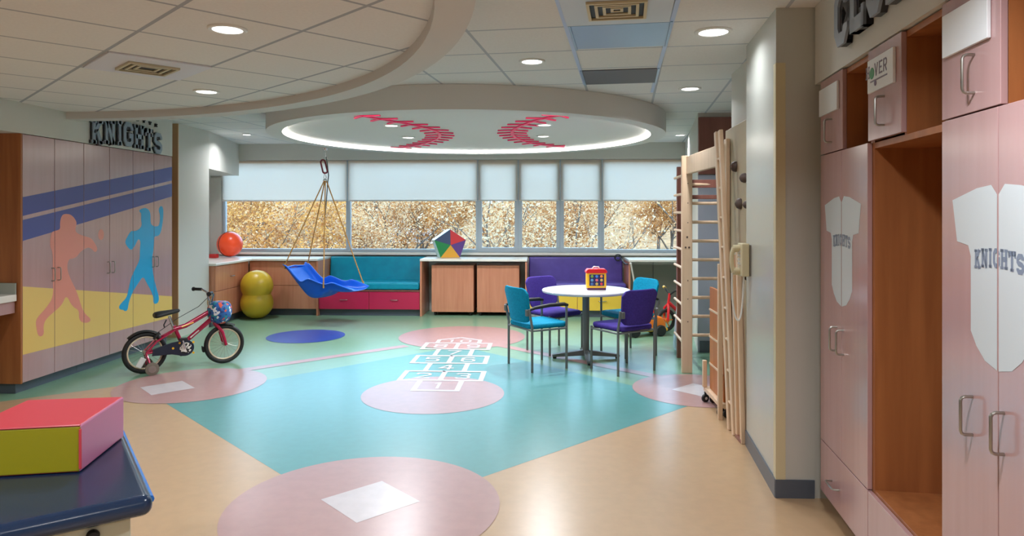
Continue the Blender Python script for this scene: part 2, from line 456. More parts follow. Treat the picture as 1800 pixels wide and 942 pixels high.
# hopscotch
lay[0] = 6
hx, lw, st = -.945, .05, .366
v0 = 5.975
def hop(x0, x1, r, y1=1):
    a, b = v0+r*st, v0+(r+y1)*st
    for q in (pline([(x0, a), (x1, a), (x1, b), (x0, b)], lw, True)): layer(q, 5)
def num(ch, cx, r, w=.19):
    for q in glyph(ch, .15, False): layer([(cx+(p[0]-.4)*w, v0+r*st+.07+p[1]*.22) for p in q], 5)
off = .022
rows = [('1',), ('2', '3'), ('4',), ('5', '6'), ('7',), ('8', '9')]
for r, ns in enumerate(rows):
    cx = hx-off*r*.55
    if len(ns) == 1:
        hop(cx-.192, cx+.192, r); num(ns[0], cx, r)
    else:
        hop(cx-.378, cx, r); hop(cx, cx+.378, r)
        num(ns[0], cx-.19, r); num(ns[1], cx+.19, r)
cx = hx-off*6*.55; a = v0+6*st
for q in pline([(cx-.25, a), (cx-.25, a+.2), (cx, a+.36), (cx+.25, a+.2), (cx+.25, a)], lw): layer(q, 5)
for ch, dx in (('1', -.09), ('0', .08)):
    for q in glyph(ch, .16, False): layer([(cx+dx+(p[0]-.4)*.17, a+.05+p[1]*.17) for p in q], 5)
floor = struct(f.build('floor', FL, smooth=0))

# ceilings
m = MB(); m.box((-5.6, -3.3, CH), (3.7, 11.3, CH+.1)); struct(m.build('ceiling', M['ceil_hi'], smooth=0))
cc, CR = (-4.407, 2.252), 4.0
a0 = math.asin((-4.47-cc[0])/CR)
arc = [(cc[0]+CR*math.sin(t), cc[1]+CR*math.cos(t)) for t in [a0+(PI-2*a0)*i/72 for i in range(73)]]
m = MB(); m.prism(arc, CL, CL+.1); struct(m.build('ceiling', M['ceil_lo'], smooth=0))
m = MB()
arc2 = [(cc[0]+(CR+.17)*math.sin(t), cc[1]+(CR+.17)*math.cos(t)) for t in [a0+(PI-2*a0)*i/72 for i in range(73)]]
for i in range(72):
    q = [arc[i], arc[i+1], arc2[i+1], arc2[i]]
    z0, z1 = 2.435, CH-.002
    m.poly([(*q[0], z0), (*q[1], z0), (*q[2], z0), (*q[3], z0)]); m.poly([(*q[1], z0), (*q[0], z0), (*q[0], z1), (*q[1], z1)])
    m.poly([(*q[3], z0), (*q[2], z0), (*q[2], z1), (*q[3], z1)])
bmesh.ops.remove_doubles(m.bm, verts=m.bm.verts, dist=1e-4)
bmesh.ops.recalc_face_normals(m.bm, faces=m.bm.faces)
struct(m.build('ceiling_beam', M['beam'], smooth=40))

# walls
def wall(name, lo, hi, mt='white'):
    m = MB(); m.box(lo, hi); return struct(m.build(name, M[mt], smooth=0))
def pwall(name, pts, z0, z1, mt='white', bevel=0):
    m = MB(); m.prism(pts, z0, z1); return struct(m.build(name, M[mt], smooth=0, bevel=bevel))
wall('wall_left', (-5.6, -3.3, 0), (-5.42, 11.2, CH))
wall('wall_near', (-5.6, -3.4, 0), (3.7, -3.22, CH))
wall('wall_left', (-5.42, -3.2, 2.2365), (-4.465, 8.10, CH))            # soffit over the closets
wall('wall_left', (-5.42, 8.40, 0), (-4.55, 9.18, CH))
wall('trim_1', (-5.42, 8.385, 0), (-4.55, 8.40, CH), 'tan')  # sheet over the wall end, coloured with the brown cast of the light
pwall('wall_left', [(-4.55, 9.18), (-4.93, 10.95), (-5.42, 10.95), (-5.42, 9.18)], 2.16, CH)
# back wall round the window band
m = MB()
for lo, hi in (((-5.6, 10.99, 0), (2.6, 11.2, .925)), ((-5.6, 10.93, 2.412), (3.7, 11.2, CH)), ((-5.6, 10.99, .925), (-5.245, 11.2, 2.412)), ((2.26, 10.99, .925), (3.7, 11.2, 2.412))):
    m.box(lo, hi)
struct(m.build('wall_back', M['white'], smooth=0))
m = MB(); m.box((-5.24, 10.90, .885), (2.24, 11.02, .925)); struct(m.build('trim_2', M['counter'], bevel=.004))
# right side
pwall('wall_right', [(1.725, 7.78), (2.24, 11.0), (3.7, 11.0), (3.7, 7.78)], 0, CH)
m = MB(); m.box((1.726, 7.765, .0), (3.6, 7.78, 1.98)); struct(m.build('wall_alcove', M['grey_paint'], smooth=0))
pwall('wall_right', [(1.46, 4.675), (1.515, 5.62), (3.6, 5.62), (3.6, 4.675)], 0, CH)
wall('wall_right', (3.55, -3.2, 0), (3.7, 11, CH))
pwall('column', [(1.268, 3.815), (1.358, 4.675), (2.9, 4.675), (2.9, 3.815)], 0, CH, 'cream')
pwall('wall_right', [lk(0, .10), lk(0, -6.2), lk(.9, -6.2), lk(.9, .10)], 2.246, CH)          # soffit over the lockers
pwall('wall_right', [lk(.62, .10), lk(.62, -6.6), lk(.9, -6.6), lk(.9, .10)], 0, 2.246)
# window: corner guard and bases
def strip(name, a, b, h, t, mt='kick', z0=0):
    """a strip of thickness t standing on the left of a->b"""
    d = Vector((b[0]-a[0], b[1]-a[1])).normalized(); n = Vector((-d.y, d.x))*t
    return pwall(name, [a, b, (b[0]+n.x, b[1]+n.y), (a[0]+n.x, a[1]+n.y)], z0, z0+h, mt)
strip('baseboard_column', (1.268, 3.815), (1.358, 4.675), .10, .008)
strip('baseboard_column', (1.475, 3.815), (1.260, 3.815), .10, -.008) if 0 else strip('baseboard_column', (1.472, 3.807), (1.262, 3.807), .10, -.008)
strip('baseboard_alcove', (1.74, 7.757), (3.5, 7.757), .13, .008)
m = MB()
g = [(1.2655, 3.8125), (1.318, 3.8125), (1.318, 3.8145), (1.2685, 3.8150), (1.2740, 3.868), (1.2715, 3.8685)]
m.prism(g, .10, 2.37); struct(m.build('trim_3', mat('corner guard', srgb(206, 196, 160), .35), smooth=0))
m = MB(); m.prism([(1.3545, 4.62), (1.3600, 4.677), (1.376, 4.677), (1.372, 4.62)], .10, CH-.05); struct(m.build('trim_4', M['white'], smooth=0))

# windows: six lights in one band
FR = [(-5.24, -3.165, .035), (-3.165, -1.05, .035), (-1.05, -.40, .06), (-.40, .27, .06), (.27, .935, .06), (.935, 2.24, .035)]
for i, (a, b, w) in enumerate(FR):
    z0, z1 = .925, 2.412; v0_, v1_ = 11.04, 11.12
    m = MB()
    m.box((a, v0_, z0), (b, v1_, z0+w+.015)); m.box((a, v0_, z1-w), (b, v1_, z1))
    m.box((a, v0_, z0+w+.015), (a+w, v1_, z1-w)); m.box((b-w, v0_, z0+w+.015), (b, v1_, z1-w))
    w_ = struct(m.build('window_%d' % (i+1), M['frame'], bevel=.004))
    g = MB(); g.box((a+w, v0_+.03, z0+w+.015), (b-w, v0_+.036, z1-w)); g.build('pane', M['glass'], w_, smooth=0)
BN = ['leftmost window beside the orange ball', 'wide window behind the rope swing', 'narrow window right of the foam pentagon',
      'middle one of the three narrow windows', 'narrow window left of the right-hand wide window', 'wide window behind the wooden ladder frame']
for i, (a, b, w) in enumerate(FR):
    t = thing('roller_blind', 'white roller blind half lowered over the '+BN[i], 'blind', ((a+b)/2, 11.0, 1.745), 0, 'roller blinds on the window band')
    hw = (b-a)/2-.012
    m = MB(); m.box((-hw, -.001, .02), (hw, .001, .66)); m.build('fabric', M['blind'], t, smooth=0)
    m = MB(); m.tube([(-hw, 0, .012), (hw, 0, .012)], .012, 8); m.build('hem_bar', M['white_plastic'], t)

# ceiling disc shaped like a ball
DC = (-.884, 8.218)
t = thing('ceiling_disc', 'large round white ceiling disc with red ball stitching and a glowing rim', 'ceiling feature', (*DC, 2.45))
m = MB(); m.lathe([(0, .05), (2.13, .05), (2.13, 0), (2.3, 0), (2.3, CH-2.452), (0, CH-2.452)], 96); m.build('panel', M['disc'], t, smooth=30)
m = MB(); m.lathe([(2.128, .004), (2.122, .004), (2.122, .046), (2.128, .046)], 96); m.build('light_strip', M['led'], t)
def chaikin(P, it=3):
    for _ in range(it):
        Q = [P[0]]
        for a, b in zip(P, P[1:]): Q += [tuple(x*.75+y*.25 for x, y in zip(a, b)), tuple(x*.25+y*.75 for x, y in zip(a, b))]
        P = Q+[P[-1]]
    return P
for side, pts in ((1, [(-1.92, 6.34), (-1.737, 6.60), (-1.585, 6.90), (-1.409, 7.23), (-1.28, 7.56), (-1.22, 7.9), (-1.235, 8.25), (-1.345, 8.70), (-1.562, 9.17), (-1.806, 9.56), (-2.07, 9.85)]),
                  (-1, [(.37, 6.42), (.217, 6.57), (.017, 6.80), (-.147, 7.14), (-.293, 7.56), (-.365, 7.92), (-.368, 8.30), (-.312, 8.77), (-.154, 9.28), (.055, 9.58), (.29, 9.80)])):
    P = [(p[0]-DC[0], p[1]-DC[1]) for p in pts]; P = chaikin(P)
    m = MB()
    for q in pline(P, .036): m.prism(q, .035, .049)
    # V stitches every .17 m
    L = 0; nxt = .05
    for a, b in zip(P, P[1:]):
        l = math.hypot(b[0]-a[0], b[1]-a[1])
        while L+l >= nxt:
            k = (nxt-L)/l; c = (a[0]+(b[0]-a[0])*k, a[1]+(b[1]-a[1])*k); d = ((b[0]-a[0])/l, (b[1]-a[1])/l); n = (-d[1], d[0])
            for s in (1, -1):
                e = (c[0]+s*n[0]*.17+d[0]*.07, c[1]+s*n[1]*.17+d[1]*.07)
                m.prism(seg(c[0], c[1], e[0], e[1], .027), .034, .047)
            nxt += .25
        L += l
    m.build('stitching', M['red_seam'], t, smooth=0)

# lamps in the ceilings, then unseen fill lamps
LC = (.93, .965, 1)
def downlight(loc, label, r=.085, z=CH, group='round recessed ceiling lights', power=30, col=LC):
    t = thing('ceiling_downlight', label, 'ceiling light', (loc[0], loc[1], z-.012), 0, group)
    m = MB(); m.lathe([(r*.86, .012), (r*.88, .002), (r*1.08, 0), (r*1.14, .004), (r*1.14, .0118), (r*.86, .012)], 32); m.build('trim_ring', M['white_plastic'], t)
    m = MB(); m.lathe([(0, .006), (r*.87, .006), (r*.87, .0118), (0, .0118)], 32); m.build('lens', M['lens'], t)
    if power:
        l = bpy.data.lights.new('lamp', 'AREA'); l.shape = 'DISK'; l.size = r*1.6; l.energy = power; l.color = col; l.spread = R(150)
        o = bpy.data.objects.new('lamp', l); COL.objects.link(o); o.parent = t; o.location = (0, 0, -.004)
    return t
def hidden_lamp(x, y, z, power, col=LC):  # unseen lamp without fixture, added to brighten the near room
    l = bpy.data.lights.new('added fill lamp', 'AREA'); l.shape = 'DISK'; l.size = .14; l.energy = power; l.color = col; l.spread = R(150)
    o = bpy.data.objects.new('added fill lamp', l); COL.objects.link(o); o.location = (x, y, z)
PW = 16
downlight((-.083, 5.058), 'recessed ceiling light just in front of the round ceiling disc', power=PW)
downlight((1.045, 4.287), 'recessed ceiling light nearest the white column at right', .10, power=PW*.36)
downlight((1.312, 6.226), 'recessed ceiling light beyond the right grey ceiling panel', power=PW)
downlight((-4.194, 9.569), 'small recessed ceiling light near the back left corner', .06, power=PW)
downlight((1.948, 9.9), 'recessed ceiling light behind the disc at its right edge', .07, power=PW*.6)
downlight((-1.621, 3.467), 'large recessed light in the low ceiling nearest the camera', .085, CL, power=PW)
downlight((-2.613, 5.233), 'recessed light in the low ceiling between the vent and the curved beam', .085, CL, power=PW)
for (x, y), lb in zip(((-1.633, 7.342), (-1.678, 8.507), (.012, 7.366), (.0, 8.451)), ('front left', 'back left', 'front right', 'back right')):
    downlight((x, y), 'small flush light in the disc, %s of the four' % lb, .075, 2.50, 'flush lights in the ceiling disc', power=PW*1.9)
for x, y in ((-3.6, 2.6), (-1.6, .4), (.7, 1.6), (.9, -.9), (-3.4, -1.2)):
    hidden_lamp(x, y, 2.44, PW*(1.6 if x > 0 else 1.75))

# vents and ceiling panels
def vent(name, label, c, rz, z, half, inner, mats, mt_panel, category='ceiling vent'):
    t = thing(name, label, category, (c[0], c[1], z-.012), rz)
    m = MB(); m.box((-half, -half, 0), (half, half, .0118)); m.build('panel', mt_panel, t, bevel=.003)
    if inner:
        k = inner; m = MB()
        m.box((-k, -k, -.0008), (k, k, -.0002)); m.build('opening', M['black'], t, smooth=0)
        n = 0
        while k > .03:
            m = MB()
            w = .016
            for lo, hi in (((-k, -k), (k, -k+w)), ((-k, k-w), (k, k)), ((-k, -k+w), (-k+w, k-w)), ((k-w, -k+w), (k, k-w))):
                m.box((*lo, -.014+.003*n), (*hi, -.001))
            m.build('louver_ring', mats, t, smooth=0); k -= .042; n += 1
    return t
vent('ceiling_vent', 'square louvred air vent in a pale panel of the low left ceiling', (-2.554, 4.335), R(-42.9), CL, .298, .15, mat('vent ivory', srgb(196, 186, 158), .5), mat('vent panel', srgb(214, 216, 228), .5))
vent('ceiling_vent', 'square louvred air vent at the top of the picture above the sky-tinted metal panel', (.40, 3.765), R(-6.9), CH, .298, .16, mat('vent ivory 2', srgb(206, 192, 156), .5), mat('vent panel 2', srgb(200, 210, 222), .45))
def cpanel(name, label, c, mt):
    t = thing(name, label, 'ceiling panel', (c[0], c[1], CH-.008), R(-6.9))
    m = MB(); m.box((-.29, -.285, 0), (.29, .285, .0078)); o = m.build('panel', mt, t, bevel=.002)
    m = MB()
    for lo, hi in (((-.305, -.302), (-.29, .302)), ((.29, -.302), (.305, .302))): m.box((*lo, -.004), (*hi, .0075))
    m.build('rail', M['sky_tint_tile'], t, smooth=0)
    return t
cpanel('ceiling_panel', 'metal ceiling panel with blue sky reflection painted in, beside the upper square vent', (.485, 4.365), M['sky_tint_tile'])
cpanel('ceiling_panel', 'dark grey perforated ceiling panel in front of the disc', (.625, 5.66), M['dark_metal'])

for i, (a, b) in enumerate((((.06, 3.50), (.36, 5.99)), ((.70, 3.60), (1.00, 6.40)))):
    m = MB(); m.prism(seg(*a, *b, .026), CH-.006, CH-.001); struct(m.build('trim_%d' % (5+i), mat('pale blue ceiling rail', srgb(176, 196, 232), .35), smooth=0))
# ------------------------------------------------------------------ left closets with the ballplayer mural
UF = -4.465
F1 = [(6.253,1.546),(6.205,1.54),(6.179,1.508),(6.168,1.46),(6.172,1.401),(6.10,1.39),(6.053,1.377),(6.035,1.26),(6.075,1.191),(6.075,1.08),(6.072,0.968),(6.085,0.79),(5.99,0.70),(5.88,0.63),(5.862,0.59),(5.883,0.486),(5.91,0.455),(5.95,0.458),(5.965,0.485),(5.955,0.54),(5.985,0.60),(6.10,.655),(6.195,0.70),(6.253,0.79),(6.333,0.665),(6.43,0.62),(6.425,0.54),(6.47,0.492),(6.57,0.474),(6.61,0.505),(6.53,0.56),(6.476,0.621),(6.40,0.80),(6.31,0.93),(6.26,1.03),(6.28,1.12),(6.345,1.12),(6.40,1.135),(6.44,1.175),(6.54,1.215),(6.60,1.21),(6.671,1.155),(6.71,1.19),(6.66,1.26),(6.60,1.31),(6.52,1.325),(6.393,1.36),(6.375,1.40),(6.39,1.43),(6.395,1.468),(6.36,1.51),(6.31,1.54)]
BALLP = [(6.76+.045*math.cos(t*PI/8), 1.335+.055*math.sin(t*PI/8)) for t in range(16)]
F2 = [(7.528,1.613),(7.47,1.603),(7.418,1.588),(7.425,1.565),(7.459,1.553),(7.452,1.48),(7.470,1.42),(7.42,1.375),(7.34,1.355),(7.266,1.362),(7.21,1.31),(7.153,1.245),(7.20,1.19),(7.266,1.147),(7.33,1.185),(7.40,1.275),(7.445,1.24),(7.43,1.15),(7.43,1.033),(7.34,.94),(7.266,0.85),(7.225,.74),(7.186,0.645),(7.10,.605),(7.050,0.57),(7.065,0.536),(7.13,.525),(7.15,.505),(7.205,0.505),(7.225,.59),(7.289,0.69),(7.40,.78),(7.491,0.85),(7.55,.78),(7.63,.69),(7.695,0.60),(7.691,0.521),(7.74,.505),(7.795,0.515),(7.815,0.57),(7.76,.68),(7.700,0.814),(7.675,.93),(7.665,1.03),(7.70,1.15),(7.71,1.29),(7.79,1.285),(7.845,1.32),(7.885,1.43),(7.902,1.53),(7.90,1.61),(7.862,1.64),(7.82,1.625),(7.80,1.58),(7.835,1.53),(7.822,1.42),(7.77,1.395),(7.665,1.41),(7.635,1.45),(7.64,1.55),(7.59,1.60)]
F1, F2 = smoothpoly(F1, 2), smoothpoly(F2, 2)
def lineq(a, b, c, d): return [a, b, c, d]
def zl(v, a, b): return a+(b-a)*(v-5.702)/(8.102-5.702)
bandA = [(5.6, zl(5.6, 1.526, 1.948)), (8.2, zl(8.2, 1.526, 1.948)), (8.2, zl(8.2, 1.687, 2.112)), (5.6, zl(5.6, 1.687, 2.112))]
bandB = [(5.6, zl(5.6, 1.311, 1.756)), (8.2, zl(8.2, 1.311, 1.756)), (8.2, zl(8.2, 1.491, 1.913)), (5.6, zl(5.6, 1.491, 1.913))]
yel = [(5.6, .337), (8.2, .30), (8.2, .535), (5.6, .94)]
edges = [5.69, 6.10, 6.50, 6.90, 7.305, 7.71, 8.095]
CLB = ['nearest tall maple closet with a running coral batter printed on its doors', 'middle tall maple closet, between the coral batter and the blue thrower', 'far tall maple closet with the blue throwing player, beside the white wall']
def c_handle(parent, p, l=.11, d=.035, axis='z', out=(1, 0, 0), r=.0045, mt='steel', name='handle'):
    """a D pull: p centre on the face"""
    o = Vector(out); a = Vector((0, 0, 1)) if axis == 'z' else Vector(axis); p = Vector(p); rr = .012
    pts = [p-a*l/2, p-a*l/2+o*(d-rr), p-a*(l/2-rr*.3)+o*(d-rr*.3), p-a*(l/2-rr)+o*d, p+a*(l/2-rr)+o*d, p+a*(l/2-rr*.3)+o*(d-rr*.3), p+a*l/2+o*(d-rr), p+a*l/2]
    m = MB(); m.tube(pts, r, 8); return m.build(name, M[mt], parent)
for k in range(3):
    a, b = edges[2*k], edges[2*k+2]
    t = thing('storage_closet', CLB[k], 'closet', (UF, (a+b)/2, 0), 0, 'tall closets along the left wall'); oy = (a+b)/2
    D = .9
    m = MB()
    y0, y1 = a-oy+.001, b-oy-.001
    if k == 0: m.box((-D, y0, .09), (-.0, y0+.02, 2.235))
    else: m.box((-D, y0, .09), (-.022, y0+.02, 2.235))
    m.box((-D, y1-.02, .09), (-.022, y1, 2.235)); m.box((-D, y0+.02, .09), (-.022, y1-.02, .11)); m.box((-D, y0+.02, 2.215), (-.022, y1-.02, 2.235)); m.box((-D, y0+.02, .11), (-D+.015, y1-.02, 2.215))
    m.build('body', M['cherry'], t, smooth=0)
    m = MB(); m.box((-D, y0+(.03 if k == 0 else 0), 0), (-.07, y1, .09)); m.build('toe_kick', M['kick'], t, smooth=0)
    for j in range(2):
        da, db = edges[2*k+j]+.003-oy, edges[2*k+j+1]-.003-oy
        if k == 0 and j == 0: da += .02
        d_ = MB(); d_.box((-.02, da, .095), (0, db, 2.23)); door = d_.build('door', M['closet'], t, bevel=.0015)
        for nm, poly, mt, e in (('mural_stripe', bandA, 'mural_blue', .0006), ('mural_stripe', bandB, 'mural_blue', .0006), ('mural_ground', yel, 'mural_yellow', .0006),
                                ('mural_batter', F1, 'mural_pink', .0012), ('mural_ball', BALLP, 'mural_pink', .0012), ('mural_thrower', F2, 'mural_cyan', .0012)):
            P = clip([(p[0]-oy, p[1]) for p in poly], 0, da, db)
            if P:
                q = MB(); face = q.poly([(e, *p) for p in P]); face.normal_update()
                if face.normal.x < 0: face.normal_flip()
                bmesh.ops.triangulate(q.bm, faces=q.bm.faces[:])
                q.build(nm, M[mt], door, smooth=0)
        hy = (db-.035) if j == 0 else (da+.035)
        c_handle(door, (0, hy, .995), .115, .032)

# lettering on the wall over the closets
t = thing('wall_sign', 'raised pewter letters reading KNIGHTS on the wall over the closets', 'sign', (UF, 7.2, 2.2))
W_ = [('K', .20), ('N', .20), ('I', .115), ('G', .20), ('H', .20), ('T', .175), ('S', .185)]
x = -.625
for ch, w in W_:
    u = (x+w/2)/.62; base = .032+.035*(1-u*u); top = .265+.06*(1-u*u)
    for nm, mt, th, grow, x0, x1 in (('letter_outline', 'sign_back', .30, .0, .001, .022), ('letter', 'sign_face', .19, 0, .022, .034)):
        m = MB()
        wid = .5 if ch == 'I' else .8
        for q in glyph(ch, th): m.prism([(x+p[0]/wid*w*.84, base+p[1]*(top-base)) for p in q], x0, x1, 'x')
        if nm == 'letter_outline': lo = m.build('letter', M['sign_back'], t, smooth=0)
        else: m.build('letter_face', M['sign_face'], lo, smooth=0)
    x += w
for i, ch in enumerate('CHARLOTTE'):
    y = -.43+i*.12; m = MB()
    z = .365-.02*((i-4)/4)**2
    for q in glyph(ch, .3, False): m.prism([(y+(p[0]-.4)*.05, z+p[1]*.036) for p in q], .001, .02, 'x')
    m.build('small_letter', M['sign_back'], t, smooth=0)

# built-in desk at the far left edge
t = thing('wall_desk', 'white topped built-in desk against the brown closet end', 'desk', (-4.95, 4.55, 0))
m = MB(); m.box((-.46, -1.13, .80), (.46, 1.13, .86)); m.build('worktop', M['counter'], t, bevel=.006)
m = MB(); m.box((.40, -1.13, .70), (.44, 1.13, .80)); m.build('apron', M['closet'], t, smooth=0)
m = MB(); m.box((-.46, 1.115, .86), (.455, 1.13, .955)); m.build('side_splash', mat('grey green splash', srgb(160, 168, 160), .35), t, smooth=0)
m = MB(); m.box((-.46, -1.13, 0), (.40, -1.10, .80)); m.build('end_panel', M['cherry'], t, smooth=0)

# ------------------------------------------------------------------ window bench run
VB = 10.28
def base_unit(name, label, cat, u0, u1, v0_, v1_, fronts, mt='maple', z1=.83, group=None, kick=True, ends=None):
    """cabinet facing -v; fronts: list of (u0,u1,z0,z1,material,handle)"""
    cu = (u0+u1)/2; t = thing(name, label, cat, (cu, v0_, 0), 0, group)
    h = (u1-u0)/2
    m = MB(); m.box((-h, .02, .10), (h, v1_-v0_, z1)); m.build('body', M[mt], t, smooth=0)
    if kick:
        m = MB(); m.box((-h, .06, 0), (h, v1_-v0_, .0995)); m.build('toe_kick', M['kick'], t, smooth=0)
    for (a, b, c, d, fm, hd) in fronts:
        m = MB(); m.box((a-cu+.003, 0, c+.003), (b-cu-.003, .019, d-.003)); dr = m.build('drawer', M[fm], t, bevel=.002)
        if hd: c_handle(dr, ((a+b)/2-cu, 0, (c+d)/2), .10, .028, (1, 0, 0), (0, -1, 0))
    return t
base_unit('drawer_cabinet', 'maple drawer cabinet under the window behind the yellow peanut ball and swing', 'cabinet', -4.468, -3.43, VB, 10.97,
          [(-4.468, -3.43, .10, .455, 'maple', False), (-4.468, -3.43, .455, .825, 'maple', False)])
# left return cabinet faces +u
t = thing('drawer_cabinet', 'maple drawer cabinet standing beside the white wall under the orange ball', 'cabinet', (-4.47, 9.72, 0))
m = MB(); m.box((-.92, -.52, .10), (-.02, .54, .83)); m.build('body', M['maple'], t, smooth=0)
m = MB(); m.box((-.92, -.52, 0), (-.06, .54, .0995)); m.build('toe_kick', M['kick'], t, smooth=0)
for z0, z1, hd in ((.10, .48, 0), (.48, .825, 1)):
    m = MB(); m.box((-.019, -.515, z0+.003), (0, .535, z1-.003)); d = m.build('drawer', M['maple'], t, bevel=.002)
    if hd: c_handle(d, (0, -.02, .655), .10, .028, (0, 1, 0), (1, 0, 0))
m = MB(); m.prism([(-5.40, 9.19), (-4.455, 9.19), (-4.41, 10.24), (-3.40, 10.24), (-3.40, 10.895), (-5.22, 10.895), (-5.40, 10.895)], .831, .866)
tag(m.build('countertop', M['counter'], bevel=.006), 'white L-shaped worktop in the back left corner under the orange ball', 'countertop')
def bench(label, u0, u1, mc, md, panel):
    cu = (u0+u1)/2; h = (u1-u0)/2; t = thing('window_bench', label, 'bench', (cu, VB, 0), 0, 'built-in benches under the window')
    m = MB(); m.box((-h, .02, .10), (h, .70, .372)); m.build('body', M['maple'], t, smooth=0)
    m = MB(); m.box((-h, .06, 0), (h, .70, .0995)); m.build('toe_kick', M['kick'], t, smooth=0)
    m = MB(); m.box((-h, -.01, .372), (h, .70, .392)); m.build('rail', M['dark_wood'], t, bevel=.003)
    for a, b in ((-h, 0), (0, h)):
        m = MB(); m.box((a+.004, 0, .103), (b-.004, .019, .369)); d = m.build('drawer', M[md], t, bevel=.002)
        c_handle(d, ((a+b)/2, 0, .245), .11, .022, (1, 0, 0), (0, -1, 0), .005)
    m = MB(); m.box((-h+.012, .0, .393), (h-.012, .50, .505)); m.build('seat_cushion', M[mc], t, bevel=.03, seg=4)
    m = MB(); m.prism([(.50, .47), (.60, .47), (.60, .865), (.545, .865)], -h+.012, h-.012, 'x'); m.build('back_cushion', M[mc], t, bevel=.025, seg=4)
    return t
bench('teal cushioned window bench with crimson drawers behind the swing', -3.40, -1.855, 'teal', 'red_lam', 1)
bench('purple cushioned window bench with yellow drawers behind the round table', -.235, 1.25, 'purple', 'yellow_lam', 1)
# nook with rolling cabinets
def panel_thing(name, label, cat, lo, hi, mt): 
    m = MB(); m.box(lo, hi); return tag(m.build(name, M[mt], bevel=.003), label, cat)
panel_thing('bench_divider', 'maple end panel left of the teal bench behind the swing', 'panel', (-3.43, 10.26, 0), (-3.402, 10.88, .83), 'maple')
m = MB(); m.box((-1.85, 10.24, .831), (-.24, 10.895, .866)); tag(m.build('countertop', M['counter'], bevel=.006), 'white worktop over the two rolling cabinets', 'countertop')
panel_thing('bench_divider', 'maple upright between the teal bench and the rolling cabinets', 'panel', (-1.85, 10.26, 0), (-1.822, 10.9, .83), 'maple')
panel_thing('bench_divider', 'maple upright between the rolling cabinets and the purple bench', 'panel', (-.27, 10.26, 0), (-.242, 10.9, .83), 'maple')
t = thing('rolling_cabinet', 'maple rolling cabinet under the foam shape, left one of two', 'cabinet', (-1.372, 10.36, 0), 0, 'rolling cabinets in the nook')
m = MB(); m.box((-.32, .02, .055), (.32, .5, .765)); m.build('body', M['maple'], t, bevel=.003)
m = MB(); m.box((-.318, 0, .058), (.318, .019, .762)); m.build('door', M['maple'], t, bevel=.003)
for x in (-.27, .27):
    for y in (.07, .43):
        m = MB(); m.cyl((x-.014, y, .026), (x+.014, y, .026), .026, 14); m.box((x-.02, y-.015, .03), (x+.02, y+.02, .0555)); m.build('caster', M['black'], t)
dup(t, (-.682, 10.36, 0), 0, 'maple rolling cabinet beside the purple bench, right one of two')
# open nook at right
m = MB(); m.box((1.262, 10.24, .831), (2.10, 10.895, .866)); tag(m.build('countertop', M['counter'], bevel=.006), 'white worktop over the open nook right of the purple bench', 'countertop')
panel_thing('bench_divider', 'maple upright right of the purple bench where the black cord hangs', 'panel', (1.262, 10.26, 0), (1.29, 10.9, .83), 'maple')
m = MB(); m.box((1.292, 10.96, 0), (2.2, 10.985, .83)); m.mi = 1; m.box((1.73, 10.95, 0), (1.735, 10.96, .83))
tag(m.build('back_panel', [mat('grey nook panel', srgb(166, 164, 156), .5), M['dark_metal']], smooth=0), 'grey panel at the back of the open nook', 'panel')
# cord over the purple bench end
m = MB()
pts = []
for i in range(40):
    a = i/39*4.4*PI; r = .06+.02*math.sin(a*.7); pts.append((1.165+r*math.cos(a)*.75, 10.745+.012*math.sin(a*.5), .862+.62*r*math.sin(a)))
pts += [(1.21, 10.60, .82), (1.235, 10.40, .79), (1.248, 10.24, .80)]
m.tube(pts, .008, 8); tag(m.build('power_cord', M['black']), 'black coiled cord looped over the right end of the purple bench back', 'cord')
t = thing('support_rod', 'pale grey angled rod leaning on the bench end under the black cord', 'rod', (1.365, 10.20, 0))
m = MB(); m.tube([(.06, -.14, .0), (-.075, .02, .80)], .014, 10); m.build('shaft', mat('pale grey plastic', srgb(190, 188, 176), .4), t)
m = MB(); m.ball((-.078, .023, .81), .018); m.build('cap', M['white_plastic'], t)
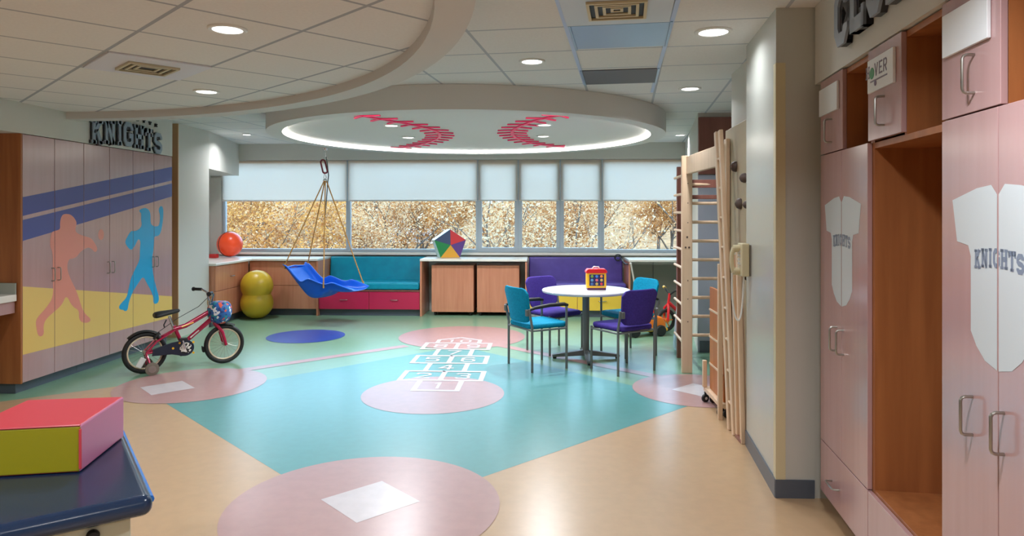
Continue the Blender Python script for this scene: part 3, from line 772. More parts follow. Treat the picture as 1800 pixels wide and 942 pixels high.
# ------------------------------------------------------------------ lockers on the right
P_ = [0.0, -.69, -1.365, -2.05]
LLB = ['far locker unit beside the white column, with double doors printed with a small white jersey', 'middle locker unit with a deep open cubby and a plate with a green emblem', 'nearest locker unit with double doors printed with a large white jersey']
def jersey(c):     # outline about the seam line, y along the row (far = +)
    half = [(.035, 1.632), (.115, 1.625), (.265, 1.592), (.235, 1.462), (.165, 1.452), (.150, 1.42), (.150, 1.195), (.118, 1.155), (.07, 1.12), (.0, 1.104)]
    L_ = [(c+x, z) for x, z in half]; Rr = [(c-x, z) for x, z in half[:-1]]
    return [(c, 1.600)]+L_+Rr[::-1]
for k in range(3):
    a, b = P_[k+1], P_[k]                       # a near, b far
    oy = (a+b)/2; px, py = lk(0, oy)
    t = thing('locker_unit', LLB[k], 'locker', (px, py, 0), LA, 'locker units along the right wall')
    y0, y1 = a-oy+.001, b-oy-.001; D = .60; th = .02
    m = MB()
    m.box((.021, y0, .09), (D, y0+th, 2.24)); m.box((.021, y1-th, .09), (D, y1, 2.24))
    m.box((D-.015, y0+th, .09), (D, y1-th, 2.24))
    m.box((.021, y0+th, 2.215), (D-.015, y1-th, 2.24)); m.box((.021, y0+th, 1.825), (D-.015, y1-th, 1.85)); m.box((.021, y0+th, .355), (D-.015, y1-th, .375)); m.box((.021, y0+th, .09), (D-.015, y1-th, .11))
    m.box((.021, -.01, 1.85), (D-.015, .01, 2.215))
    m.build('body', M['cherry'], t, bevel=.001)
    m = MB(); m.box((.10, y0, 0), (D, y1, .0895)); m.build('toe_kick', M['kick'], t, smooth=0)
    m = MB(); m.box((0, y0+.002, .098), (.02, y1-.002, .362)); d = m.build('drawer', M['closet'], t, bevel=.002)
    c_handle(d, (0, .09 if k == 0 else 0, .215), .12, .032, (0, 1, 0), (-1, 0, 0), .0048)
    # upper door on the far half
    m = MB(); m.box((0, -.012, 1.857), (.02, y1-.002, 2.238)); d = m.build('upper_door', M['closet'], t, bevel=.002)
    c_handle(d, (0, .155, 1.963) if k != 2 else (0, .13, 1.97), .115, .034, (0, 0, 1), (-1, 0, 0), .0048)
    m = MB(); m.box((-.012, .035, 2.055), (-.001, y1-.03 if k else y1-.015, 2.192)); pl = m.build('name_plate', M['plate'], d, bevel=.0015)
    if k == 1:
        m = MB()
        for i, ch in enumerate('HOVER'):
            if i == 1: continue
            for q in glyph(ch, .13, True): 
                m.prism([(.30-i*.047-(p[0]-.4)*.046, 2.115+p[1]*.052) for p in q], -.0135, -.0118, 'x')
        for q in (seg(.27, 2.098, .09, 2.098, .006),): m.prism(q, -.0135, -.0118, 'x')
        m.build('plate_lettering', mat('plate outline letters', srgb(120, 110, 125), .5), d, smooth=0)
        m = MB(); m.lathe([(0, 0), (.024, 0), (.024, .002), (0, .002)], 20, Matrix.Translation((-.0135, .253, 2.132)) @ Matrix.Rotation(PI/2, 4, 'Y'))
        m.build('green_emblem', mat('green emblem', srgb(60, 140, 84), .5), d)
        m = MB(); m.lathe([(0, 0), (.012, 0), (.012, .002), (0, .002)], 16, Matrix.Translation((-.0135, .215, 2.086)) @ Matrix.Rotation(PI/2, 4, 'Y'))
        m.build('small_emblem', mat('violet emblem', srgb(110, 80, 110), .5), d)
    if k != 1:
        J = jersey(0.0)
        for j, (ya, yb) in enumerate(((0.002, y1-.002), (y0+.002, -.002))):
            m = MB(); m.box((0, ya, .367), (.02, yb, 1.852)); d = m.build('door', M['closet'], t, bevel=.002)
            q = MB(); Pq = clip(J, 0, ya+.002, yb-.002)
            fc = q.poly([(-.0008, *p) for p in Pq]); fc.normal_update()
            if fc.normal.x > 0: fc.normal_flip()
            bmesh.ops.triangulate(q.bm, faces=q.bm.faces[:]); q.build('jersey_print', M['jersey'], d, smooth=0)
            q = MB(); x = .128
            for ch in 'KNIGHTS':
                w = .022 if ch == 'I' else .036; wid = .5 if ch == 'I' else .8; u = (x-w/2)/.128
                for g in glyph(ch, .25):
                    Pq = clip([(x-p[0]/wid*w, 1.383+.012*(1-u*u)+p[1]*.056) for p in g], 0, ya+.002, yb-.002)
                    if Pq:
                        fc = q.poly([(-.0014, *p) for p in Pq]); fc.normal_update()
                        if fc.normal.x > 0: fc.normal_flip()
                x -= w+.003
            q.build('jersey_lettering', M['jersey_text'], d, smooth=0)
            hy = .05 if j == 0 else -.05
            c_handle(d, (0, hy+(.09 if k == 2 and j == 0 else (.02 if j == 0 else .02)), .938), .115, .034, (0, 0, 1), (-1, 0, 0), .0048)
# clubhouse lettering on the soffit
px, py = lk(0, -1.3); t = thing('wall_sign', 'raised pewter CLUBHOUSE lettering on the white wall over the lockers', 'sign', (px, py, 2.3), LA)
y = .93
for i, ch in enumerate('CLUBHOUSE'):
    w = .185; u = (i-4)/4.5; base = .030+.022*(1-u*u); top = .285+.06*(1-u*u)
    if i == 0: base -= .008
    m = MB()
    for q in glyph(ch, .34): m.prism([(y-p[0]/.8*w, base+p[1]*(top-base)) for p in q], -.03, -.002, 'x')
    lo = m.build('letter', M['sign_back'], t, smooth=0)
    m = MB()
    for q in glyph(ch, .22): m.prism([(y-p[0]/.8*w, base+p[1]*(top-base)) for p in q], -.042, -.03, 'x')
    m.build('letter_face', M['sign_face'], lo, smooth=0)
    y -= w+.022

# ------------------------------------------------------------------ round table and chairs
t = thing('round_table', 'round white table with a grey star base among the four chairs', 'table', (.455, 7.39, 0))
m = MB(); m.lathe([(0, .708), (.452, .708), (.466, .713), (.470, .722), (.470, .731), (.464, .738), (.45, .74), (0, .74)], 64); m.build('tabletop', mat('pale grey laminate', srgb(206, 206, 214), .18), t)
m = MB(); m.lathe([(0, .05), (.037, .05), (.037, .69), (.16, .70), (.16, .7075), (0, .7075)], 24); m.build('column', M['grey_metal'], t)
for k in range(4):
    m = MB(); A = Matrix.Rotation(R(3+90*k), 4, 'Z')
    m.prism([(.02, .035), (.02, .095), (.08, .085), (.34, .048), (.36, .040), (.36, .022), (.34, .018)], -.026, .026, 'y', A); m.build('base_arm', M['grey_metal'], t, bevel=.004)
    m = MB(); m.cyl(A @ Vector((.335, 0, 0)), A @ Vector((.335, 0, .022)), .02, 12); m.build('foot', M['black'], t)

def make_chair(name, label, fab, arms, loc, rz, group):
    t = thing(name, label, 'chair', (*loc, 0), rz, group)
    w, d = .235, .20
    m = MB(); N = 14
    # seat: rounded cushion
    P = []
    for (sx, sy) in ((1, 1), (-1, 1), (-1, -1), (1, -1)):
        for i in range(5):
            a = {(1, 1): 0, (-1, 1): PI/2, (-1, -1): PI, (1, -1): 1.5*PI}[(sx, sy)]+i*PI/8
            P.append((sx*(.225-.07)+.07*math.cos(a), sy*(.225-.07)+.07*math.sin(a)+.01))
    m.prism(P, .415, .465); m.build('seat', fab, t, bevel=.02, seg=3)
    # backrest: curved shell
    m = MB(); cols, rows_ = 12, 8; th = .028
    def bp(u, v, o):
        hw = (.195+.03*v)
        # rounded corners
        z = .475+.345*v
        x = hw*u
        e = max(0, abs(u)-.72)/.28
        z2 = z+(-(e**2)*.055 if v > .5 else (e**2)*.045)*abs(v-.5)*2
        yb = -.225-.05*v+.045*(u*u)
        return (x, yb-(o*th), z2)
    G = [[[m.bm.verts.new(bp(-1+2*i/cols, j/rows_, o)) for i in range(cols+1)] for j in range(rows_+1)] for o in (0, 1)]
    for o in (0, 1):
        for j in range(rows_):
            for i in range(cols):
                q = (G[o][j][i], G[o][j][i+1], G[o][j+1][i+1], G[o][j+1][i])
                m.bm.faces.new(q if o else q[::-1])
    rim = [(0, i) for i in range(cols)]+[(j, cols) for j in range(rows_)]+[(rows_, i) for i in range(cols, 0, -1)]+[(j, 0) for j in range(rows_, 0, -1)]
    for (j, i), (j2, i2) in zip(rim, rim[1:]+rim[:1]):
        m.bm.faces.new((G[0][j][i], G[0][j2][i2], G[1][j2][i2], G[1][j][i]))
    bmesh.ops.recalc_face_normals(m.bm, faces=m.bm.faces)
    m.build('backrest', fab, t, bevel=.010, seg=2)
    mt = M['grey_metal']
    for s in (-1, 1):
        m = MB(); m.tube([(s*w, -.20, 0), (s*w, -.20, .44), (s*w, -.235, .62)], .0125, 10); m.build('leg', mt, t)
        m = MB(); m.tube([(s*w, .20, 0), (s*w, .20, .635 if arms else .43)], .0125, 10); m.build('leg', mt, t)
        m = MB(); m.box((s*(w-.02)-.02, -.258, .55), (s*(w-.02)+.02, -.235, .615)); m.build('back_bracket', mt, t, bevel=.006)
        if arms:
            m = MB(); m.tube([(s*w, .215, .632), (s*w, .17, .645), (s*w, 0, .645), (s*w, -.17, .628), (s*w, -.232, .61)], [.014, .019, .019, .017, .012], 10); m.build('armrest', M['black'], t)
    m = MB()
    for s in (-1, 1): m.tube([(s*w, -.20, .405), (s*w, .20, .405)], .010, 8)
    for s in (-1, 1): m.tube([(-w, s*.20, .405), (w, s*.20, .405)], .010, 8)
    m.build('seat_frame', mt, t)
    return t
G4 = 'four chairs round the table'
make_chair('armchair', 'teal chair with dark armrests left of the round table', M['teal_fabric'], True, (-.062, 6.996), R(-58.2), G4)
make_chair('side_chair', 'violet armless chair nearest the ladder with its back to the camera', M['purple_fabric'], False, (.788, 6.88), R(35), G4)
make_chair('side_chair', 'violet armless chair behind the table at left, in front of the purple bench', M['purple_fabric'], False, (.127, 7.79), R(-141), G4)
make_chair('armchair', 'teal chair behind the table at right, beyond the near violet chair', M['teal_fabric'], True, (.94, 7.68), R(118.6), G4)

# toy on the table
t = thing('activity_toy', 'yellow and red toy activity box with coloured buttons on the round table', 'toy', (.56, 7.36, .74), R(4))
m = MB(); m.box((-.105, -.055, .012), (.105, .055, .185)); m.build('body', M['yellow_plastic'], t, bevel=.018, seg=3)
m = MB(); m.box((-.100, -.058, 0), (.100, .058, .022)); m.build('base', mat('dark violet plastic', srgb(96, 40, 84), .35), t, bevel=.005)
m = MB(); m.prism([(-.112, .178), (-.112, .198), (-.092, .222), (.092, .222), (.112, .198), (.112, .178)], -.06, .06, 'y'); m.build('lid', M['red_plastic'], t, bevel=.006)
m = MB(); m.tube([(-.035, 0, .221), (-.025, 0, .240), (.025, 0, .240), (.035, 0, .221)], .009, 10); m.build('handle', M['white_plastic'], t)
m = MB(); m.box((-.078, -.060, .045), (.078, -.0555, .165)); m.build('button_panel', mat('navy plastic', srgb(40, 44, 96), .4), t, bevel=.002)
BC = [(120, 160, 60), (70, 130, 210), (240, 140, 70), (90, 150, 190), (220, 110, 120), (210, 180, 90), (70, 110, 170), (200, 170, 80), (220, 60, 70)]
for i in range(9):
    x, z = -.05+.05*(i % 3), .145-.04*(i//3)
    m = MB(); m.lathe([(0, .008), (.010, .007), (.015, .003), (.015, 0), (0, 0)], 16, Matrix.Translation((x, -.0605, z)) @ Matrix.Rotation(PI/2, 4, 'X')); m.build('button', mat('button %d' % i, srgb(*BC[i]), .35), t)

# foam pentagon shape on the worktop
t = thing('foam_shape', 'large foam pentagon with five coloured triangles on the worktop', 'foam toy', (-1.43, 10.54, .867), R(19))
Rr = .262
V5 = [(Rr*math.cos(PI/2+2*PI*i/5), Rr*.93*math.sin(PI/2+2*PI*i/5)+Rr*.93*math.cos(PI/5)) for i in range(5)]
m = MB()
back = [(x*1.0, .24, z) for x, z in V5]; front = [(x, 0, z) for x, z in V5]
bot = [(V5[2][0], .24, 0), (V5[3][0], .24, 0)]; back[2] = bot[0]; back[3] = bot[1]
vf = [m.bm.verts.new(p) for p in front]; vb = [m.bm.verts.new(p) for p in back]
m.bm.faces.new(vb[::-1])
for i in range(5): m.bm.faces.new((vf[i], vf[(i+1) % 5], vb[(i+1) % 5], vb[i]))
m.bm.faces.new(vf)
bmesh.ops.recalc_face_normals(m.bm, faces=m.bm.faces)
m.build('cushion_body', mat('white mint vinyl', srgb(196, 226, 220), .25), t, bevel=.008)
cz = sum(z for x, z in V5)/5
for i, cl in enumerate(((44, 66, 104), (32, 132, 74), (226, 168, 60), (96, 66, 136), (206, 50, 56))):
    a, b = V5[i], V5[(i+1) % 5]; m = MB(); k = .985
    f3 = [(a[0]*k, -.0015, cz+(a[1]-cz)*k), (b[0]*k, -.0015, cz+(b[1]-cz)*k), (0, -.03, cz)]
    va = [m.bm.verts.new(p) for p in f3]; v2 = [m.bm.verts.new((p[0], -.0005, p[2])) for p in f3]
    m.bm.faces.new(va); m.bm.faces.new(v2[::-1])
    for j in range(3): m.bm.faces.new((va[j], v2[j], v2[(j+1) % 3], va[(j+1) % 3]))
    bmesh.ops.recalc_face_normals(m.bm, faces=m.bm.faces)
    m.build('colour_panel', mat('panel %d' % i, srgb(*cl), .4), t, smooth=0)

# balls
m = MB(); pr = []
for i in range(41):
    z = i/40*.715; r = 0
    for c, q in ((.232, .232), (.485, .230)):
        if abs(z-c) < q: r = max(r, math.sqrt(q*q-(z-c)**2))
    pr.append((max(r, .188) if .28 < z < .43 else r, z))
pr[0] = (0, 0); pr[-1] = (0, .715)
m.lathe(pr, 40); o = m.build('peanut_ball', M['ball_yellow']); o.location = (-4.215, 9.96, .002); tag(o, 'yellow peanut-shaped exercise ball standing on the floor by the corner cabinets', 'ball')
t = thing('exercise_ball', 'orange ball with a dark seam on the corner worktop by the window', 'ball', (-4.90, 10.56, .874))
m = MB(); m.ball((0, 0, .195), .195, (1, 1, 1)); m.build('ball', M['orange'], t)
m = MB(); m.torus((0, 0, .195), .1935, .007, Matrix.Rotation(R(58), 4, 'Z') @ Matrix.Rotation(PI/2, 4, 'X'), 48, 8); m.build('seam', M['black'], t)
t = thing('ball_base', 'small red base block beside the orange ball on the corner worktop', 'block', (-5.05, 10.34, .866))
m = MB(); m.box((-.06, -.05, 0), (.06, .05, .06)); m.build('block', mat('dark red foam', srgb(190, 40, 40), .5), t, bevel=.012)

# ------------------------------------------------------------------ swing
HK = (-3.045, 9.50)
t = thing('hanging_swing', 'blue moulded therapy swing seat hanging on ropes before the teal bench', 'swing', (*HK, 0))
A = Matrix.Rotation(R(-18), 4, 'Z')
S = [(0, .385, .06), (.07, .33, .09), (.14, .25, .10), (.24, .145, .11), (.32, .06, .14), (.385, .005, .235), (.43, -.015, .275), (.50, -.02, .26), (.57, .0, .215), (.64, .045, .15), (.70, .085, .10), (.75, .095, .105), (.82, .085, .135), (.92, .082, .10), (1.02, .085, .07), (1.10, .10, .03)]
m = MB(); rows_ = []
for x, z, h in S:
    wv = .235 if x < .5 else .235-.03*(x-.5)
    sec = [(-wv-.025, h-.012), (-wv-.012, h), (-wv, h-.005), (-wv+.02, .02), (-wv+.06, 0), (-.06, -.004), (0, (.06 if .66 < x < 1.02 else -.004)), (.06, -.004), (wv-.06, 0), (wv-.02, .02), (wv, h-.005), (wv+.012, h), (wv+.025, h-.012)]
    rows_.append([m.bm.verts.new(A @ Vector((x-.53, y, .402+z+q))) for y, q in sec])
for a, b in zip(rows_, rows_[1:]):
    for j in range(len(a)-1): m.bm.faces.new((a[j], b[j], b[j+1], a[j+1]))
o = m.build('seat_shell', M['blue_plastic'], t, smooth=60)
so = o.modifiers.new('solid', 'SOLIDIFY'); so.thickness = .014; so.offset = 0
sb = o.modifiers.new('sub', 'SUBSURF'); sb.levels = 1; sb.render_levels = 2
m = MB()
for k in (.0,): m.tube([A @ Vector((-.52, -.22, .402+.385)), A @ Vector((-.535, 0, .402+.40)), A @ Vector((-.52, .22, .402+.385))], .014, 8)
m.build('rim_bar', M['blue_plastic'], t)
m = MB(); m.box((-.05, -.02, .0), (.05, .02, .006)); o = m.build('belt_buckle', M['orange_plastic'], t, bevel=.002); o.location = A @ Vector((-.20, .06, .53)); o.rotation_euler = (0, R(40), R(-18))
TOP = Vector((0, 0, 1.985))
for (x, y, z) in ((-.50, -.245, .402+.42), (-.48, .245, .402+.42), (.15, -.25, .402+.185), (.46, .24, .402+.165)):
    p = A @ Vector((x, y, z))
    m = MB(); m.tube([TOP+(p-TOP)*0.0+Vector((p.x*.03, p.y*.03, .02)), p], .0085, 8)
    m.tube([p+Vector((0, 0, .03)), p+Vector((0, 0, -.05))], .012, 8); m.build('rope', M['rope'], t)
m = MB(); m.tube([(.012, 0, 2.34), (.03, 0, 2.22), (.042, .01, 2.08), (.03, .01, 1.985), (.0, .0, 1.55), (-.01, 0, 1.48)], .008, 8); m.build('tail_rope', mat('grey webbing', srgb(96, 104, 108), .7), t)
m = MB(); m.torus((-.012, 0, 2.215), .0, .0) if 0 else None
pts = [(-.035+.032*math.cos(a)+(.0 if math.sin(a) > 0 else .03), 0, 2.205+(.062 if math.sin(a) > 0 else -.062)+.032*math.sin(a)) for a in [2*PI*i/20 for i in range(20)]]
m.tube(pts, .012, 8, closed=True); m.build('carabiner', mat('maroon anodised', srgb(128, 46, 60), .3, .5), t)
m = MB(); m.tube([(-.005, 0, 2.135), (-.022, 0, 2.05), (-.005, 0, 2.0), (.012, 0, 2.05), (-.005, 0, 2.135)], .006, 8); m.torus((-.005, 0, 2.005), .024, .007, Matrix.Rotation(PI/2, 4, 'X'), 20, 8); m.build('ring', M['chrome'], t)
m = MB(); m.cyl((0, 0, 2.65), (0, 0, 2.669), .05, 20); m.cyl((0, 0, 2.33), (0, 0, 2.65), .005, 8)
m.lathe([(0, 2.425), (.03, 2.435), (.036, 2.46), (.0, 2.462)], 16); m.torus((0, 0, 2.315), .022, .006, Matrix.Rotation(PI/2, 4, 'X'), 20, 8); m.build('ceiling_hook', M['chrome'], t)

# ------------------------------------------------------------------ bicycle
rc, fc_ = Vector((-3.855, 6.50, 0)), Vector((-3.30, 6.985, 0)); ax = (fc_-rc); WB = ax.length; bz = math.atan2(ax.y, ax.x); mid = (rc+fc_)/2
t = thing('child_bicycle', 'crimson child bicycle with training wheels and a floral handlebar bag', 'bicycle', mid, bz)
h0 = -WB/2; RX, FX, RW = h0, -h0, .2
def wheel(x, name):
    T = Matrix.Rotation(PI/2, 4, 'X')
    m = MB(); m.torus((x, 0, RW), RW-.021, .0215, T, 48, 10); w_ = m.build('wheel', M['black'], t); 
    m = MB(); m.torus((x, 0, RW), RW-.047, .009, T, 48, 8, 1.4); m.build('rim', mat('cream rim', srgb(226, 206, 178), .3), w_)
    m = MB()
    for i in range(20):
        a = 2*PI*i/20; s = .018 if i % 2 else -.018
        m.tube([(x+.015*math.cos(a+.4), s, RW+.015*math.sin(a+.4)), (x+(RW-.05)*math.cos(a), 0, RW+(RW-.05)*math.sin(a))], .0012, 4)
    m.build('spokes', M['steel'], w_)
    m = MB(); m.cyl((x, -.05, RW), (x, .05, RW), .016, 14); m.build('hub', M['steel'], w_)
wheel(RX, 'rear'); wheel(FX, 'front')
HTt, HTb = Vector((h0+.598, 0, .575)), Vector((h0+.628, 0, .455)); ST, BB = Vector((h0+.265, 0, .405)), Vector((h0+.345, 0, .215))
m = MB()
m.tube([HTb, HTt], .021, 12); m.tube([HTb+Vector((-.01, 0, .02)), BB+Vector((.03, 0, .06)), BB], [.024, .022, .024], 12)
m.tube([HTt+Vector((-.005, 0, -.03)), ST+Vector((.1, 0, .02)), ST+Vector((-.01, 0, -.005))], [.024, .023, .022], 12); m.tube([ST+Vector((-.008, 0, .03)), BB], .018, 12)
for s in (-1, 1):
    m.tube([ST+Vector((0, s*.015, -.01)), Vector((RX+.09, s*.045, .30)), Vector((RX, s*.055, RW))], .011, 8); m.tube([BB, Vector((RX+.1, s*.045, .205)), Vector((RX, s*.055, RW))], .011, 8)
m.build('frame', M['bike_red'], t)
m = MB()
for q in (seg(-.06, 0, .06, 0, .02),): pass
ang = math.atan2((ST-HTt).z, (HTt-ST).x)
m.tube([ST+Vector((.06, -.0235, .015)), ST+Vector((.17, -.0235, .05))], .006, 6); m.build('frame_decal', M['yellow_plastic'], t)
m = MB()
for i, ch in enumerate('RALLYE'[:0]): pass
m.tube([BB+Vector((.06, -.0235, .09)), BB+Vector((.14, -.0235, .155))], .006, 6); m.build('frame_decal', M['white_plastic'], t)
m = MB()
for s in (-1, 1): m.tube([HTb+Vector((.004, s*.035, -.015)), Vector((FX-.03, s*.045, .33)), Vector((FX+.004, s*.052, RW-.005))], [.016, .017, .014], 10)
m.tube([HTb+Vector((.004, -.035, -.015)), HTb+Vector((.004, .035, -.015))], .018, 10); m.build('fork', M['bike_red'], t)
# seat
m = MB(); m.tube([ST+Vector((-.008, 0, .0)), Vector((h0+.215, 0, .535))], .0125, 10); m.build('seat_post', M['chrome'], t)
m = MB(); SD = [(-.13, .085, .035), (-.09, .092, .042), (-.02, .062, .035), (.05, .034, .03), (.12, .018, .024)]; rows_ = []
for x, w, hh in SD:
    rows_.append([m.bm.verts.new((h0+.20+x, w*math.cos(a), .545+.035*(x+.13)/.25+hh*math.sin(a)*(1 if math.sin(a) > 0 else .6))) for a in [2*PI*i/12 for i in range(12)]])
for a, b in zip(rows_, rows_[1:]):
    for j in range(12): m.bm.faces.new((a[j], a[(j+1) % 12], b[(j+1) % 12], b[j]))
m.bm.faces.new(rows_[0][::-1]); m.bm.faces.new(rows_[-1]); bmesh.ops.recalc_face_normals(m.bm, faces=m.bm.faces)
m.build('saddle', M['black'], t, sub=1, smooth=60)
m = MB(); m.tube([(h0+.19, 0, .50), (h0+.165, -.01, .455), (h0+.17, -.01, .43)], .006, 8); m.build('seat_clamp', M['black'], t)
# handlebar
m = MB(); m.tube([HTt, HTt+Vector((-.018, 0, .06)), HTt+Vector((-.015, 0, .09))], .013, 10)
GP = []
for s in (-1, 1):
    pts = [HTt+Vector((-.01, 0, .075)), HTt+Vector((0, s*.05, .08)), HTt+Vector((.0, s*.12, .16)), HTt+Vector((-.03, s*.19, .185)), HTt+Vector((-.06, s*.24, .185))]
    m.tube(pts, .010, 10)
m.tube([HTt+Vector((0, -.10, .14)), HTt+Vector((0, .10, .14))], .008, 8); m.build('handlebar', M['chrome'], t)
for s in (-1, 1):
    m = MB(); m.tube([HTt+Vector((-.035, s*.195, .185)), HTt+Vector((-.085, s*.285, .183))], .016, 10); m.tube([HTt+Vector((-.085, s*.285, .183)), HTt+Vector((-.09, s*.294, .183))], .022, 10); m.build('grip', M['black'], t)
m = MB(); m.lathe([(0, -.11), (.05, -.105), (.085, -.08), (.106, -.04), (.113, .0), (.110, .04), (.098, .075), (.075, .095), (.0, .10)], 28, Matrix.Translation((h0+.69, 0, .535)) @ Matrix.Diagonal((1.05, 1.25, 1.1, 1))); m.build('handlebar_bag', M['bag'], t)
# drive
T = Matrix.Rotation(PI/2, 4, 'X')
m = MB()
hull = []
for i in range(17):
    a = R(-100+i*200/16); hull.append((BB.x+.085*math.cos(a), BB.z+.08*math.sin(a)))
hull += [(BB.x-.12, BB.z+.065), (RX+.06, RW+.035), (RX+.05, RW-.03), (BB.x-.12, BB.z-.05)]
m.prism(hull, -.068, -.05, 'y'); m.build('chain_guard', mat('navy plastic 2', srgb(30, 38, 58), .35), t, bevel=.003)
m = MB(); m.lathe([(0, 0), (.055, 0), (.055, .008), (0, .008)], 28, Matrix.Translation((BB.x+.005, -.068, BB.z)) @ T); m.build('guard_disc', dots_mat('black and white spots', srgb(230, 230, 220), [srgb(20, 20, 20), srgb(235, 235, 230), srgb(24, 24, 24)], 55), t)
for x, z in ((.09, .05), (.09, -.055), (-.06, .055), (-.13, .01)):
    m = MB(); m.lathe([(0, 0), (.011, 0), (.011, .006), (0, .006)], 14, Matrix.Translation((BB.x+x*.85, -.0685, BB.z+z)) @ T); m.build('reflector_dot', M['yellow_plastic'], t)
for s in (-1, 1):
    m = MB(); m.tube([(BB.x, s*.05, BB.z), (BB.x, s*.085, BB.z), (BB.x+s*.03, s*.09, BB.z-.10*s)], .008, 8); m.build('crank', M['chrome'], t)
    m = MB(); m.box((BB.x+s*.03-.035, min(s*.10, s*.16), BB.z-.10*s-.01), (BB.x+s*.03+.035, max(s*.10, s*.16), BB.z-.10*s+.01)); m.build('pedal', M['black'], t, bevel=.004)
def fender(x, a0_, a1_, name='fender'):
    m = MB(); ri = RW+.012; rows = []
    for i in range(15):
        a = R(a0_+(a1_-a0_)*i/14); rows.append([m.bm.verts.new((x+(ri+dz)*math.cos(a), y, RW+(ri+dz)*math.sin(a))) for y, dz in ((-.03, -.008), (-.018, .004), (.018, .004), (.03, -.008))])
    for a, b in zip(rows, rows[1:]):
        for j in range(3): m.bm.faces.new((a[j], b[j], b[j+1], a[j+1]))
    o = m.build(name, M['black'], t); s_ = o.modifiers.new('s', 'SOLIDIFY'); s_.thickness = .003
fender(RX, 50, 135); fender(FX, 62, 112); fender(FX, 180, 196)
m = MB(); m.tube([HTb+Vector((.02, -.03, -.06)), HTb+Vector((.05, -.04, -.07)), HTb+Vector((.055, -.03, -.10))], .012, 8); m.build('brake', M['black'], t)
m = MB(); m.tube([(RX+.12, -.03, .385), (RX+.09, -.045, .36), (RX+.07, -.04, .33)], .012, 8); m.build('brake', M['black'], t)
m = MB(); m.tube([(RX+.1, .02, .37), (h0+.3, .04, .50), (h0+.5, .05, .60), HTt+Vector((.02, .1, .12))], .003, 6); m.build('brake_cable', M['black'], t)
for s in (-1, 1):
    m = MB(); m.tube([(RX, s*.06, RW), (RX+.015, s*.075, .15), (RX+.035, s*.125, .062)], .009, 8); ar = m.build('stabiliser_arm', M['bike_red'], t)
    m = MB(); m.lathe([(0, -.016), (.045, -.016), (.06, -.013), (.062, 0), (.06, .013), (.045, .016), (0, .016)], 28, Matrix.Translation((RX+.035, s*.145, .063)) @ T); tw = m.build('training_wheel', mat('grey tyre', srgb(120, 112, 100), .6), t)
    m = MB(); m.lathe([(0, -.0175), (.034, -.0175), (.034, .0175), (0, .0175)], 20, Matrix.Translation((RX+.035, s*.145, .063)) @ T); m.build('wheel_cap', M['steel'], tw)
m = MB(); m.box((RX-.075, -.075, .07), (RX-.02, -.06, .17), Matrix.Translation((RX-.05, 0, .12)) @ Matrix.Rotation(R(30), 4, 'Y') @ Matrix.Translation((-RX+.05, 0, -.12))); m.build('reflector', M['white_plastic'], t, bevel=.006)

# ------------------------------------------------------------------ treatment table and foam block at the front left
e1 = Vector((-.6135, .7897, 0)); e2 = Vector((-.7897, -.6135, 0)); Ac = Vector((-1.064, 1.836, 0)); BW, BL = .80, 1.9
c = Ac+e1*BW/2+e2*BL/2
t = thing('treatment_table', 'navy vinyl padded treatment table on a cream metal frame', 'treatment table', c, R(37.84))
X, Y = BL/2, BW/2
m = MB(); m.box((-X, -Y, .722), (X, Y, .780)); m.build('cushion', M['navy_vinyl'], t, bevel=.026, seg=5)
m = MB(); m.tube([(X-.002, -Y+.05, .752), (X-.002, Y-.03, .752)], .011, 8); m.build('end_reflection', M['blue_reflection'], t)  # strip added to paint the window reflection along the cushion end
m = MB()
for s in (-1, 1): m.box((-X+.08, s*(Y-.07)-.02, .645), (X-.05, s*(Y-.07)+.02, .721))
for s in (-1, 1): m.box((s*(X-.14)-.03, -Y+.07, .645), (s*(X-.14)+.03, Y-.07, .720))
m.build('frame', M['off_white'], t, bevel=.004)
for sx in (-1, 1):
    for sy in (-1, 1):
        m = MB(); m.box((sx*(X-.16)-.03, sy*(Y-.09)-.03, 0), (sx*(X-.16)+.03, sy*(Y-.09)+.03, .66)); m.build('leg', M['off_white'], t, bevel=.004)
for x in (.14, .40):
    m = MB(); m.lathe([(0, .02), (.013, .019), (.017, .010), (.015, 0), (0, 0)], 18, Matrix.Translation((X-x, -Y+.05, .69)) @ Matrix.Rotation(PI/2, 4, 'X')); m.build('knob', M['black'], t)
FP = [(-1.373, 1.983), (-1.440, 2.305), (-1.742, 2.250), (-1.690, 1.912)]
cx_ = sum(p[0] for p in FP)/4; cy_ = sum(p[1] for p in FP)/4
t = tag(empty('foam_block', (cx_, cy_, .781)), 'foam block with coral top, lime front and pink end on the treatment table', 'foam block')
bm = MB(); q = [(p[0]-cx_, p[1]-cy_) for p in FP]; H_ = .140
lo = [bm.bm.verts.new((*p, 0)) for p in q]; hi = [bm.bm.verts.new((*p, H_)) for p in q]
for vs, mi in ((lo, 0), (hi, 0), ((lo[0], lo[1], hi[1], hi[0]), 2), ((lo[1], lo[2], hi[2], hi[1]), 1), ((lo[2], lo[3], hi[3], hi[2]), 2), ((lo[3], lo[0], hi[0], hi[3]), 1)):
    fa = bm.bm.faces.new(vs); fa.material_index = mi
bmesh.ops.recalc_face_normals(bm.bm, faces=bm.bm.faces)
bm.build('cover', [M['coral_vinyl'], M['lime_vinyl'], M['pink_vinyl']], t, bevel=.008, seg=3)
m = MB(); m.tube([(*q[0], .012), (*q[0], H_-.012)], .004, 8); m.tube([(*q[3], H_+.0005), (*q[0], H_+.0005)], .003, 6); m.build('seam', M['coral_vinyl'], t)

